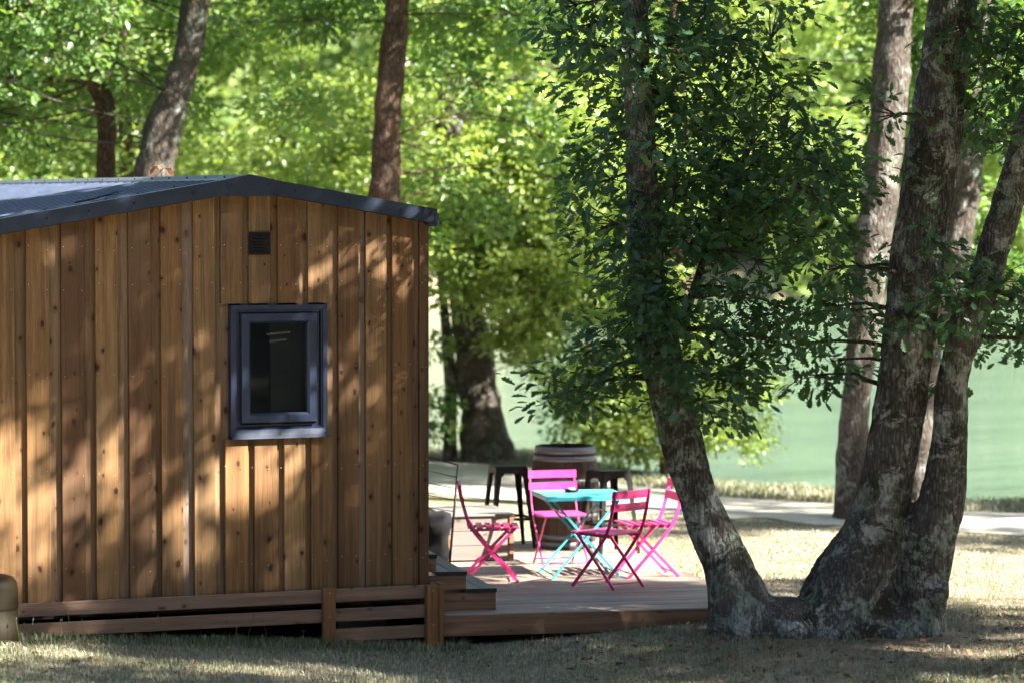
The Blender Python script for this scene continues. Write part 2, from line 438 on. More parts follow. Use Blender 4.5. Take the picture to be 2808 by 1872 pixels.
def mat_glass():
    m = NT('window_glass')
    fr = m.node('Fresnel'); fr.inputs[0].default_value = 1.5
    tr = m.node('BsdfTransparent'); tr.inputs[0].default_value = (0.72, 0.75, 0.74, 1)
    gl = m.node('BsdfGlossy'); gl.inputs['Roughness'].default_value = 0.02
    mx = m.node('MixShader')
    m.lk(m.math('MULTIPLY', fr.outputs[0], 0.9), mx.inputs[0])
    m.lk(tr.outputs[0], mx.inputs[1]); m.lk(gl.outputs[0], mx.inputs[2])
    m.lk(mx.outputs[0], m.out.inputs['Surface'])
    return m.m
M['glass'] = mat_glass()

# ================================================================= GROUND, PATH, LAKE
FX, FY = math.sin(YAW), math.cos(YAW)
def st_of(x, y):
    dx, dy = x - CAM.x, y - CAM.y
    return dx * FX + dy * FY, dx * FY - dy * FX            # depth t, lateral s along the lake's own axes
def xy_of(t, s):
    return CAM.x + t * FX + s * FY, CAM.y + t * FY - s * FX
def sstep(a, b, x):
    k = np.clip((x - a) / (b - a), 0, 1); return k * k * (3 - 2 * k)
SH_S = [-60, -6, -2, 0.3, 1.0, 2.0, 4.0, 6.0, 8.0, 14, 60]
SH_T = [60, 49, 46.5, 45.5, 43.6, 41.3, 39.2, 38.0, 37.4, 36.5, 30]
def shore(s): return np.interp(s, SH_S, SH_T)
def height(x, y):
    x = np.asarray(x, dtype=float); y = np.asarray(y, dtype=float)
    t, s = st_of(x, y)
    front = np.interp(x, [-8, -6, -2, 1.45, 2.2, 3.3, 6, 12], [0.35, 0.34, 0.162, -0.10, -0.06, 0.05, 0.05, 0.0])
    k = sstep(0.4, 4.5, y)
    z = front * (1 - k)
    z = z + 0.018 * np.sin(x * 1.9 + 0.6 * y) * np.cos(y * 1.5) * (1 - sstep(30, 34, t)) * sstep(0.6, 1.4, np.abs(y + 0.2) + np.abs(x) * 0.2)
    z = z + np.clip((-8 - y) * 0.11, 0, 3.5)               # the lawn climbs towards the camera
    ts = shore(s) + 0.25 * np.sin(s * 2.3) + 0.12 * np.sin(s * 5.7)
    z = z - 1.6 * sstep(-0.5, 2.4, t - ts)                 # bank, then lake bed
    tf = 128 + 3 * np.sin(s * 0.11) + 1.5 * np.sin(s * 0.31)
    z = z + (1.6 + 0.7) * sstep(0, 4, t - tf) + np.clip((t - tf - 4) * 0.16, 0, 26)
    return z
tv = np.concatenate([np.arange(-12, 20, 1.2), np.arange(20, 48, 0.22), np.arange(48, 120, 3), np.arange(120, 140, 0.8), np.arange(140, 420, 14)])
sv = np.concatenate([np.arange(-150, -16, 9), np.arange(-16, 16, 0.25), np.arange(16, 151, 9)])
T, S = np.meshgrid(tv, sv, indexing='ij')
X, Y = xy_of(T, S)
Z = height(X, Y)
nt, ns = T.shape
idx = np.arange(nt * ns).reshape(nt, ns)
F = np.stack([idx[:-1, :-1], idx[:-1, 1:], idx[1:, 1:], idx[1:, :-1]], -1).reshape(-1, 4)
g = np_mesh('ground', np.stack([X, Y, Z], -1).reshape(-1, 3), F[:, ::-1], M['ground'], smooth=True)
tag(g, 'dry patchy lawn sloping gently to the lake bank', 'ground', kind='structure')

# pale gravel path along the bank
ps = np.arange(-16, 16.01, 0.2)
tn = np.interp(ps, [-16, -3, -1.2, 2.4, 4.9, 8, 16], [46, 41, 39.2, 35.7, 34.1, 33.0, 31]) + 0.16 * np.sin(ps * 3.1) + 0.10 * np.sin(ps * 7.7) + rng.normal(0, 0.10, len(ps))
tf_ = np.interp(ps, [-16, -3, -0.8, 0.4, 1.2, 2.4, 4.9, 8, 16], [49, 44.6, 43.6, 42.6, 40.4, 38.4, 36.6, 35.8, 34]) + 0.14 * np.sin(ps * 2.7 + 1) + 0.10 * np.sin(ps * 8.3) + rng.normal(0, 0.10, len(ps))
rows = []
for k in range(9):
    tt = tn + (tf_ - tn) * k / 8
    xx, yy = xy_of(tt, ps)
    rows.append(np.stack([xx, yy, height(xx, yy) + 0.012], -1))
V = np.stack(rows, 0); a, b = V.shape[:2]
idx = np.arange(a * b).reshape(a, b)
F = np.stack([idx[:-1, :-1], idx[:-1, 1:], idx[1:, 1:], idx[1:, :-1]], -1).reshape(-1, 4)
pth = np_mesh('gravel_path', V.reshape(-1, 3), F[:, ::-1], M['path'], smooth=True)
tag(pth, 'pale dusty gravel path running along the lake bank', 'path', kind='structure')

lx = [xy_of(30, -150), xy_of(30, 150), xy_of(136, 150), xy_of(136, -150)]
lake = np_mesh('lake', [(p[0], p[1], -0.5) for p in lx], [(0, 1, 2, 3)], M['water'])
tag(lake, 'calm milky green lake behind the trees', 'lake', kind='structure')

# ================================================================= CABIN
cabin = empty('cabin', (0, 0, 0))
tag(cabin, 'timber clad cabin with navy metal roof and one small window in its gable', 'cabin')
RX, RZ, PITCHR = -0.037, 3.585, 0.168          # ridge line
XR, XL, YB = 1.462, -2.56, 11.2                # walls
ROOF_Y0 = -0.12
def roof_z(x): return RZ - abs(x - RX) * PITCHR
BOT = 0.33
# core walls (dark sheathing just behind the boards)
mb = MB()
wz = lambda x: roof_z(x) - 0.14
prof = [(XL + 0.03, BOT), (XR - 0.03, BOT), (XR - 0.03, wz(XR)), (RX, wz(RX)), (XL + 0.03, wz(XL))]
WX0, WX1, WZ0, WZ1 = -0.15, 0.597, 1.60, 2.585    # window opening
y0, y1 = 0.05, YB - 0.05
# front face as strips round the opening
for (xa, xb) in ((XL + 0.03, WX0), (WX1, XR - 0.03)):
    xs = [xa] + ([RX] if xa < RX < xb else []) + [xb]
    for i in range(len(xs) - 1):
        mb.add([(xs[i], y0, BOT), (xs[i + 1], y0, BOT), (xs[i + 1], y0, wz(xs[i + 1])), (xs[i], y0, wz(xs[i]))], [(0, 1, 2, 3)])
mb.add([(WX0, y0, BOT), (WX1, y0, BOT), (WX1, y0, WZ0), (WX0, y0, WZ0)], [(0, 1, 2, 3)])
mb.add([(WX0, y0, WZ1), (WX1, y0, WZ1), (WX1, y0, wz(WX1)), (RX, y0, wz(RX)), (WX0, y0, wz(WX0))], [(0, 1, 2, 3, 4)])
n = len(prof)
mb.add([(p[0], y1, p[1]) for p in prof], [tuple(range(n))[::-1]])
for i in (0, 2, 3):
    p, q = prof[i], prof[(i + 1) % n]
    mb.add([(p[0], y0, p[1]), (q[0], y0, q[1]), (q[0], y1, q[1]), (p[0], y1, p[1])], [(0, 1, 2, 3)])
mb.build('wall_core', M['dark'], cabin)
# side and back cladding as ribbed sheets of boards (out of the photograph's view)
for nm, xo, sg in (('side_wall', XR, 1), ('side_wall', XL, -1)):
    mb = MB()
    yy = 0.03
    zt = wz(xo)
    while yy < YB - 0.2:
        mb.box(xo - 0.03 if sg > 0 else xo, xo if sg > 0 else xo + 0.03, yy, yy + 0.172, BOT, zt, 0.003)
        mb.box(xo - 0.036 if sg > 0 else xo + 0.022, xo - 0.022 if sg > 0 else xo + 0.036, yy + 0.172, yy + 0.245, BOT, zt)
        yy += 0.245
    mb.build(nm, M['clad'], cabin)
mb = MB()
xx = XL
while xx < XR - 0.1:
    mb.box(xx, min(xx + 0.17, XR), YB - 0.03, YB, BOT, min(wz(xx), wz(min(xx + 0.17, XR))), 0.003)
    xx += 0.245
mb.build('back_wall', M['clad'], cabin)

def board(name, xa, xb, ya, yb, za, zb_a, zb_b, mat, tilt=0.0):
    """upright board whose top follows the roof slope; origin at its foot so its grain differs"""
    x0 = (xa + xb) / 2
    w = (xb - xa) / 2
    b = 0.003
    v = []
    f = []
    ring = [(-w, yb), (-w, ya + b), (-w + b, ya), (w - b, ya), (w, ya + b), (w, yb)]
    for (px, py) in ring: v.append((px, py, za))
    for (px, py) in ring:
        k = (px + w) / (2 * w); v.append((px + tilt, py, zb_a + (zb_b - zb_a) * k))
    m = len(ring)
    for i in range(m): f.append((i, (i + 1) % m, (i + 1) % m + m, i + m))
    f.append(tuple(range(m))[::-1]); f.append(tuple(range(m, 2 * m)))
    o = MB().add(v, f).build(name, mat, cabin)
    o.location.x = x0
    return o
WIDE = [(-2.53, -2.36), (-2.28, -2.11), (-2.03, -1.843), (-1.752, -1.574), (-1.485, -1.306), (-1.221, -1.051), (-0.961, -0.787), (-0.708, -0.540),
        (-0.451, -0.282), (-0.235, -0.057), (-0.011, 0.161), (0.223, 0.396), (0.467, 0.641), (0.712, 0.879), (0.940, 1.112), (1.160, 1.329), (1.385, 1.462)]
LOWER = {9: (-0.206, -0.022), 10: (0.029, 0.213), 11: (0.270, 0.440), 12: (0.490, 0.660)}
for i, (xa, xb) in enumerate(WIDE):
    ta, tb = roof_z(xa) - 0.06, roof_z(xb) - 0.06
    dy = random.uniform(-0.002, 0.003)
    if 9 <= i <= 12:
        board('board', xa, xb, dy, 0.036, 2.612, ta, tb, M['clad'])
        la, lb = LOWER[i]
        board('board', la, lb, dy, 0.036, BOT - random.uniform(0, 0.02), 1.578, 1.578, M['clad'])
    else:
        board('board', xa, xb, dy, 0.036, BOT - random.uniform(0, 0.02), ta, tb, M['clad'], random.uniform(-0.003, 0.003))
    # recessed board in the gap to the next one
    if i < len(WIDE) - 1:
        ga, gb = xb - 0.015, WIDE[i + 1][0] + 0.015
        mt = M['clad_grey'] if i in (7, 13) else M['clad_back']
        ta, tb = roof_z(ga) - 0.06, roof_z(gb) - 0.06
        if 9 <= i <= 11:
            board('recessed_board', ga, gb, 0.040, 0.0485, 2.60, ta, tb, mt)
            board('recessed_board', LOWER[i][1] - 0.015, LOWER[i + 1][0] + 0.015, 0.040, 0.0485, BOT, 1.585, 1.585, mt)
        elif i in (8, 12):
            if i == 8:   # flush boards left and right of the window
                board('recessed_board', -0.297, -0.166, 0.040, 0.0485, BOT, ta, tb, mt)
            else:
                board('recessed_board', 0.610, gb, 0.040, 0.0485, BOT, ta, tb, mt)
        else:
            board('recessed_board', ga, gb, 0.040, 0.0485, BOT, ta, tb, mt)
# galvanised nail heads
mb = MB()
for i, (xa, xb) in enumerate(WIDE):
    for zz in (0.62, 1.35, 2.1, 2.75, 3.05):
        if 9 <= i <= 12 and 1.5 < zz < 2.65: continue
        if zz > roof_z((xa + xb) / 2) - 0.25: continue
        for k in (0.022, -0.022):
            x = (xa if k > 0 else xb) + k + random.uniform(-.006, .006); z = zz + random.uniform(-.03, .03)
            mb.lathe([(0.0, -0.004), (0.0035, -0.004), (0.0045, 0.002)], 6, c=(0, 0, 0))
            m0 = len(mb.v) - 18
            for j in range(m0, len(mb.v)):
                p = mb.v[j]; mb.v[j] = (x + p[0], p[2] - 0.001, z + p[1])
nails = mb.build('nail_heads', M['nail'], cabin); nails['kind'] = 'stuff'

# window
win = MB()
def frame4(mb, xa, xb, za, zb, w, ya, yb, wb=None):
    wb = wb or w
    # mitred four-piece frame as one profile ring
    o = [(xa, za), (xb, za), (xb, zb), (xa, zb)]
    i_ = [(xa + w, za + wb), (xb - w, za + wb), (xb - w, zb - w), (xa + w, zb - w)]
    v = [(x, ya, z) for x, z in o] + [(x, ya, z) for x, z in i_] + [(x, yb, z) for x, z in o] + [(x, yb, z) for x, z in i_]
    f = []
    for k in range(4):
        j = (k + 1) % 4
        f += [(k, j, 4 + j, 4 + k), (8 + k, 12 + k, 12 + j, 8 + j), (k, 8 + k, 8 + j, j), (4 + k, 4 + j, 12 + j, 12 + k)]
    return mb.add(v, f)
wf = frame4(MB(), -0.166, 0.612, 1.588, 2.600, 0.034, -0.030, 0.046)
frame4(wf, -0.134, 0.580, 1.62, 2.566, 0.016, -0.016, 0.046)
window = wf.build('window', M['winframe'], cabin)
window['label'] = 'navy framed top hung window in the timber gable'
sash = MB()
def bevel_frame(mb, xa, xb, za, zb, w, ya, yb, c=0.010):
    o = [(xa, za), (xb, za), (xb, zb), (xa, zb)]
    rings = []
    for ins, y in ((0, yb), (0, ya + c * 0.5), (c * 0.5, ya), (w - c * 1.6, ya), (w, ya + c * 1.6), (w, yb)):
        rings.append([(xa + ins, y, za + ins), (xb - ins, y, za + ins), (xb - ins, y, zb - ins), (xa + ins, y, zb - ins)])
    v = [p for r in rings for p in r]; f = []
    for a in range(len(rings) - 1):
        for k in range(4):
            j = (k + 1) % 4; f.append((a * 4 + k, a * 4 + j, a * 4 + 4 + j, a * 4 + 4 + k))
    return mb.add(v, f)
bevel_frame(sash, -0.086, 0.520, 1.700, 2.537, 0.074, -0.052, 0.03)
sash.build('sash', M['winframe'], window)
reb = MB(); frame4(reb, -0.112, 0.558, 1.655, 2.545, 0.03, 0.006, 0.046)
reb.build('rebate', M['navy'], window)
MB().bar((-0.10, -0.02, 2.553), (0.545, -0.02, 2.553), 0.012, 0.010).build('drip_bar', M['winframe'], window)
sill = MB()
sill.add([(-0.14, 0.0, 1.672), (0.586, 0.0, 1.672), (0.586, -0.034, 1.650), (-0.14, -0.034, 1.650),
          (-0.166, -0.046, 1.606), (0.612, -0.046, 1.606), (-0.166, -0.052, 1.580), (0.612, -0.052, 1.580),
          (-0.166, 0.0, 1.575), (0.612, 0.0, 1.575)],
         [(0, 1, 2, 3), (3, 2, 5, 4), (4, 5, 7, 6), (6, 7, 9, 8)])
sill.build('sill', M['winframe'], window)
for x in (-0.15, 0.22, 0.59):
    mb = MB().lathe([(0.0, 0.006), (0.005, 0.004), (0.006, 0.0)], 8, c=(x, 0, 0))
    mb.v = [(p[0], -0.047 - p[2], 1.615 + p[1]) for p in mb.v]
    mb.build('screw', M['screw'], window)
MB().box(-0.012, 0.446, 0.004, 0.008, 1.774, 2.463).build('pane', M['glass'], window)
# the room behind the glass
mb = MB()
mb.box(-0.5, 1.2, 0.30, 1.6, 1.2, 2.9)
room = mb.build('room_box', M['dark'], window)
MB().box(0.20, 0.85, 0.13, 0.16, 1.3, 2.8).build('blind', M['inner'], window)
mb = MB()
for x0, x1, z0, z1 in ((0.17, 0.36, 2.37, 2.385), (0.19, 0.33, 2.315, 2.33)): mb.bar((x0, 0.12, z0), (x1, 0.12, z1), 0.01, 0.014)
mb.build('hanger_rail', M['nail'], window)

# vent
vb = MB(); frame4(vb, -0.012, 0.160, 2.985, 3.157, 0.018, -0.016, 0.01)
vent = vb.build('vent', M['black'], cabin)
MB().box(0.0, 0.148, -0.003, 0.008, 2.997, 3.145).build('vent_back', M['blackstrip'], vent)
for k in range(6):
    z = 3.012 + k * 0.0225
    hw = math.sqrt(max(0.0, 0.066 ** 2 - (z + 0.004 - 3.071) ** 2)) + 0.004
    mb = MB(); mb.add([(0.074 - hw, -0.013, z), (0.074 + hw, -0.013, z), (0.074 + hw, -0.004, z + 0.012), (0.074 - hw, -0.004, z + 0.012),
                       (0.074 - hw, -0.011, z - 0.003), (0.074 + hw, -0.011, z - 0.003)], [(0, 1, 2, 3), (4, 5, 1, 0)])
    mb.build('slat', M['black'], vent)
# corner plates of the vent round the circle
mb = MB()
for k in range(28):
    a, b = 2 * math.pi * k / 28, 2 * math.pi * (k + 1) / 28
    def sq(t):
        c, s_2 = math.cos(t), math.sin(t); q = 0.074 / max(abs(c), abs(s_2)); return (0.074 + c * q, -0.012, 3.071 + s_2 * q)
    def ci(t): return (0.074 + math.cos(t) * 0.066, -0.012, 3.071 + math.sin(t) * 0.066)
    mb.add([sq(a), sq(b), ci(b), ci(a)], [(0, 1, 2, 3)])
mb.build('vent_plate', M['black'], vent)

# roof: ribbed sheets on both slopes
roof = None
def roof_sheet(xe, side):
    """trapezoidal ribs repeat along y, run down the slope"""
    prof = []
    y = ROOF_Y0 + 0.03
    while y < YB + 0.1:
        prof += [(y, 0.0), (y + 0.150, 0.0), (y + 0.170, 0.042), (y + 0.210, 0.042), (y + 0.230, 0.0)]
        y += 0.245
    v, f = [], []
    for (yy, h) in prof:
        v.append((RX + 0.02 * side, yy, RZ - 0.042 + h - 0.02 * PITCHR)); v.append((xe, yy, RZ - 0.042 + h - abs(xe - RX) * PITCHR))
    for i in range(len(prof) - 1):
        f.append((2 * i, 2 * i + 1, 2 * i + 3, 2 * i + 2))
    v2 = [(p[0], p[1], p[2] - 0.02) for p in v]; n = len(v)
    mb = MB(); mb.add(v, f); mb.add(v2, [q[::-1] for q in f])
    return mb
roof = roof_sheet(-2.62, -1).build('roof', M['roof'], cabin)
roof_sheet(1.475, 1).build('roof_sheet', M['roof'], roof)
mb = MB()
cw = 0.165
for sgn in (-1, 1):
    mb.add([(RX, ROOF_Y0, RZ + 0.012), (RX, YB + 0.1, RZ + 0.012), (RX + sgn * cw, YB + 0.1, RZ + 0.008 - cw * PITCHR), (RX + sgn * cw, ROOF_Y0, RZ + 0.008 - cw * PITCHR),
            (RX + sgn * (cw + 0.003), YB + 0.1, RZ - 0.004 - cw * PITCHR), (RX + sgn * (cw + 0.003), ROOF_Y0, RZ - 0.004 - cw * PITCHR)], [(0, 1, 2, 3), (3, 2, 4, 5)])
mb.build('ridge_cap', M['cap'], roof)
mb = MB()
y = 0.1
while y < YB:
    for sgn in (-1, 1):
        mb.lathe([(0.009, 0.0), (0.009, 0.012), (0.0, 0.014)], 6, c=(RX + sgn * (cw - 0.03), y, RZ + 0.010 - (cw - 0.03) * PITCHR))
    y += 0.49
for x in (-1.62, -1.15, -0.9, -0.62):
    mb.lathe([(0.008, 0.0), (0.008, 0.012), (0.0, 0.014)], 6, c=(x, ROOF_Y0 + 0.07, roof_z(x) + 0.008))
sc = mb.build('roof_screws', M['screw'], roof); sc['kind'] = 'stuff'
# rake trims: upstand face, top flange, bottom lip
def rake(xa, xb, name, face=0.112):
    za, zb = roof_z(xa) + 0.004, roof_z(xb) + 0.004
    y = ROOF_Y0
    v = [(xa, y + 0.10, za), (xb, y + 0.10, zb), (xa, y, za), (xb, y, zb), (xa, y, za - face), (xb, y, zb - face),
         (xa, y + 0.018, za - face - 0.006), (xb, y + 0.018, zb - face - 0.006), (xa, y + 0.09, za - face + 0.004), (xb, y + 0.09, zb - face + 0.004)]
    return MB().add(v, [(0, 1, 3, 2), (2, 3, 5, 4), (4, 5, 7, 6), (6, 7, 9, 8)]).build(name, M['navy'], roof)
rake(-2.64, RX - 0.17, 'rake_trim'); rake(RX + 0.17, 1.488, 'rake_trim')
# peak plate
y = ROOF_Y0 - 0.004
xa, xb = RX - 0.195, RX + 0.195
zt = roof_z(xa) + 0.006
v = [(xa, y, zt), (RX, y, RZ + 0.014), (xb, y, zt), (xb - 0.012, y, 3.432), (xa + 0.018, y, 3.432)]
v2 = [(p[0], p[1] + 0.02, p[2]) for p in v]
pk = MB().add(v + v2, [(0, 1, 2, 3, 4), (0, 5, 6, 1), (1, 6, 7, 2), (2, 7, 8, 3), (3, 8, 9, 4), (4, 9, 5, 0)]).build('peak_plate', M['navy'], roof)
mb = MB()
for x, dz in ((RX - 0.155, -.035), (RX + 0.15, -.035), (-0.50, -.05), (-0.95, -.05), (-1.30, -.05), (-1.62, -.05), (0.32, -.05), (0.76, -.05), (1.18, -.05), (1.44, -.03)):
    m_ = MB().lathe([(0.008, 0.0), (0.008, 0.008), (0.0, 0.010)], 8)
    z0 = roof_z(x) + dz
    mb.add([(x + p[0], ROOF_Y0 - 0.003 - p[2], z0 + p[1]) for p in m_.v], m_.f, True)
sc = mb.build('trim_screws', M['screw'], roof); sc['kind'] = 'stuff'
# gutters along both eaves with their end caps
for xo, sg in ((1.462, 1), (-2.61, -1)):
    prof = [(0.0, 0.0), (0.0, -0.085), (0.03, -0.105), (0.075, -0.105), (0.085, -0.085), (0.085, -0.01)]
    z0 = roof_z(xo) - 0.03
    v, f = [], []
    for yy in (ROOF_Y0 + 0.01, YB + 0.05):
        for (px, pz) in prof: v.append((xo + (px - 0.045) * sg, yy, z0 + pz))
    n = len(prof)
    for i in range(n - 1): f.append((i, i + 1, n + i + 1, n + i))
    f += [tuple(range(n)), tuple(range(n, 2 * n))]
    MB().add(v, f).build('gutter', M['navy'], roof)
# soffit closing boards
mb = MB()
for x0, x1 in ((XL, RX), (RX, XR)):
    mb.add([(x0, ROOF_Y0 + 0.02, roof_z(x0) - 0.065), (x1, ROOF_Y0 + 0.02, roof_z(x1) - 0.065), (x1, 0.03, roof_z(x1) - 0.065), (x0, 0.03, roof_z(x0) - 0.065)], [(0, 1, 2, 3)])
mb.build('soffit', M['navy'], roof)
# floor, supports below
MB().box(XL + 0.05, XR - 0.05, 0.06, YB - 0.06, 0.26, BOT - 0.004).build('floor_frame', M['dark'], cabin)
for (x, y) in ((1.05, 0.5), (-1.9, 0.5), (1.05, 4.0), (-1.9, 4.0), (1.05, 8.0), (-1.9, 8.0)):
    zg = float(height(x, y))
    mb = MB(); mb.box(x - 0.2, x + 0.2, y - 0.1, y + 0.1, zg - 0.05, 0.14, 0.006); mb.box(x - 0.1, x + 0.1, y - 0.1, y + 0.1, 0.141, 0.258, 0.006)
    mb.build('support_block', M['concrete'], cabin)
# dark sheets put in the crawl space to stand in for its shade
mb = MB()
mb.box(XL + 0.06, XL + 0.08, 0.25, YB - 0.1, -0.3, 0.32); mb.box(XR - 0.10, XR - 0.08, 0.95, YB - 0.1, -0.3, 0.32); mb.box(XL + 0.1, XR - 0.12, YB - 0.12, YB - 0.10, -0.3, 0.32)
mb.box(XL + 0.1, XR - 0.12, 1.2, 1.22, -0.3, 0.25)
mb.build('shade_sheet', M['dark'], cabin)
# door on the deck side with its lever handle
door = MB().box(XR + 0.001, XR + 0.018, 0.55, 1.45, 0.72, 2.75, 0.004).build('door', M['winframe'], cabin)
mb = MB(); mb.bar((XR + 0.018, 0.66, 1.265), (XR + 0.075, 0.66, 1.265), 0.022, 0.03); mb.bar((XR + 0.07, 0.66, 1.268), (XR + 0.07, 0.79, 1.268), 0.022, 0.022, b=0.004)
mb.box(XR + 0.018, XR + 0.026, 0.64, 0.68, 1.18, 1.32)
mb.build('handle', M['black'], door)

# ---- things lying on the roof
lf = empty('fallen_leaf', (RX - 0.02, 2.25, RZ + 0.012), 0.4)
tag(lf, 'curled orange dead leaf lying on the roof ridge', 'leaf')
OAK_CL = [(2.19, -0.94, 1.92, 0.3), (2.29, -1.21, 2.02, 0.3), (2.7, -0.87, 1.99, 0.28), (2.42, -1.16, 2.28, 0.32), (2.55, -1.36, 2.48, 0.35), (2.7, -1.49, 2.28, 0.32), (2.88, -1.58, 2.02, 0.3), (3.06, -1.66, 1.89, 0.25), (3.8, -0.69, 1.82, 0.24), (2.89, -1.56, 2.42, 0.35), (3.48, -0.94, 2.25, 0.3), (3.55, -1.41, 2.33, 0.3), (3.22, -1.47, 2.08, 0.3), (3.36, -1.64, 2.08, 0.25), (3.69, -1.58, 2.31, 0.3), (4.43, -0.65, 2.26, 0.3), (4.55, -0.88, 2.13, 0.22), (4.37, -0.85, 2.02, 0.2), (2.98, -0.24, 2.85, 0.35), (2.52, -1.09, 3.2, 0.4), (2.81, -1.02, 3.07, 0.35), (2.78, -0.43, 3.54, 0.42), (2.88, -0.28, 3.85, 0.42), (3.0, -0.1, 4.16, 0.42), (2.86, 0.01, 4.44, 0.4), (2.53, -1.22, 4.52, 0.45), (2.66, -0.36, 4.76, 0.42), (3.02, -0.39, 4.87, 0.45), (2.41, -0.43, 4.89, 0.35), (2.83, -1.22, 3.83, 0.45), (3.1, -0.8, 4.21, 0.45), (2.9, -1.37, 4.56, 0.45), (3.61, -0.18, 4.93, 0.45), (3.61, -0.35, 3.96, 0.48), (3.45, -0.84, 3.61, 0.48), (3.09, -1.13, 3.5, 0.45), (3.31, -0.17, 3.4, 0.42), (3.54, -0.81, 4.29, 0.45), (3.95, -0.45, 3.99, 0.48), (3.98, -0.54, 3.61, 0.48), (3.61, -0.99, 3.33, 0.45), (3.29, -1.03, 3.2, 0.42), (3.92, -0.97, 3.27, 0.42), (3.93, -1.25, 3.54, 0.45), (3.83, -1.66, 3.83, 0.42), (3.78, -1.38, 4.2, 0.4), (4.47, -0.8, 3.68, 0.36), (3.82, -1.88, 3.44, 0.36), (4.01, -1.95, 3.57, 0.3), (4.19, -1.04, 3.06, 0.3), (3.68, -1.44, 2.9, 0.28), (3.65, -0.98, 2.93, 0.25), (3.66, -1.02, 4.65, 0.4), (3.45, -1.14, 4.88, 0.4), (4.3, -0.36, 4.8, 0.35), (4.05, -1.74, 2.87, 0.28), (4.15, -1.41, 2.56, 0.32), (3.75, -1.61, 2.57, 0.3), (4.53, -1.19, 2.52, 0.26), (3.55, -1.4, 2.6, 0.3), (3.1, -1.64, 2.65, 0.3), (2.86, -1.53, 2.78, 0.3), (3.13, -1.13, 3.07, 0.3), (2.65, -1.45, 2.61, 0.3), (2.8, -1.52, 2.58, 0.28), (2.76, -1.52, 2.19, 0.26), (2.83, -1.56, 1.84, 0.16), (2.78, -1.15, 2.87, 0.26), (4.67, -1.01, 2.85, 0.3), (4.25, -2.07, 2.48, 0.22), (4.49, -2.17, 2.45, 0.2), (4.34, -2.03, 4.03, 0.25), (4.9, -2.12, 2.81, 0.3), (5.12, -1.74, 2.46, 0.3), (4.94, -2.38, 2.61, 0.3), (5.66, -1.55, 2.51, 0.28), (5.95, -1.33, 2.29, 0.26), (5.58, -1.08, 2.18, 0.25), (5.33, -1.37, 1.99, 0.15), (5.85, -1.16, 2.85, 0.2), (4.71, -2.31, 3.07, 0.25), (5.45, -2.16, 2.63, 0.2), (5.82, -1.06, 4.48, 0.4), (5.85, -1.41, 4.23, 0.42), (5.49, -1.88, 4.61, 0.4), (6.08, -1.23, 3.96, 0.36), (5.53, -1.56, 4.08, 0.3), (5.95, -1.36, 4.78, 0.4), (5.21, -1.96, 4.74, 0.3), (5.2, -2.18, 3.83, 0.25)]
# ================================================================= LEAVES AND TREES
def kite(fold=0.18):
    v = np.array([(0, 0, 0), (0.45, 0.5, fold), (1, 0, 0.0), (0.45, -0.5, fold)], dtype=float)
    return v, np.array([(0, 2, 1), (0, 3, 2)])
HALF = [(0, 0.0), (0.06, 0.035), (0.17, 0.15), (0.25, 0.07), (0.37, 0.26), (0.46, 0.12), (0.59, 0.33), (0.69, 0.15), (0.80, 0.27), (0.90, 0.13), (1.0, 0.05)]
def lobed():
    """oak leaf outline; strips between the midrib and each lobed edge, gently folded and curled"""
    v, f = [], []
    for (x, w) in HALF: v.append((x, 0, -0.10 * x * x))
    v.append((1.03, 0, -0.11))
    n = len(HALF)
    for sg in (1, -1):
        b = len(v)
        for (x, w) in HALF: v.append((x + 0.02, sg * w, 0.22 * w - 0.10 * x * x))
        for i in range(n - 1):
            q = (i, i + 1, b + i + 1, b + i)
            f.append(q if sg > 0 else q[::-1])
    return np.array(v, dtype=float), np.array(f)

def leaf_frames(D, N):
    """orthonormal frames: x along the leaf, z its face"""
    x = D / np.linalg.norm(D, axis=1, keepdims=True)
    z = N - x * np.sum(N * x, axis=1, keepdims=True)
    z /= np.linalg.norm(z, axis=1, keepdims=True) + 1e-9
    return np.stack([x, np.cross(z, x), z], axis=2)          # columns
def leaf_mesh(name, shape, P, Fm, size, mat, parent, tint, width=0.62):
    bv, bf = shape
    bv = bv * np.array([1, width, 1])
    n, k = len(P), len(bv)
    V = np.einsum('nij,kj->nki', Fm, bv) * size[:, None, None] + P[:, None, :]
    F = (bf[None] + (np.arange(n) * k)[:, None, None]).reshape(-1, bf.shape[1])
    o = np_mesh(name, V.reshape(-1, 3), F, mat, parent, attr=np.repeat(tint, k))
    o['kind'] = 'stuff'
    return o
def cluster_leaves(C, rad, n, flat=0.55, up=1.0):
    """leaf positions, directions and normals for one spray: several twig fans in a flattened blob"""
    nf = max(3, n // 14)
    # twig tips
    u = rng.normal(size=(nf, 3)); u /= np.linalg.norm(u, axis=1, keepdims=True)
    tips = u * (rng.random((nf, 1)) ** 0.45) * np.array([1, 1, flat]) * rad
    which = rng.integers(0, nf, n)
    off = rng.normal(size=(n, 3)) * np.array([1, 1, 0.6]) * 0.085
    P = C + tips[which] + off
    out = tips[which] * np.array([1, 1, 0.3]) / rad + off * 7 + rng.normal(size=(n, 3)) * 0.45
    out[:, 2] -= 0.28
    N = rng.normal(size=(n, 3)) * 0.55 + np.array([0, 0, up])
    return P, out, N, tips
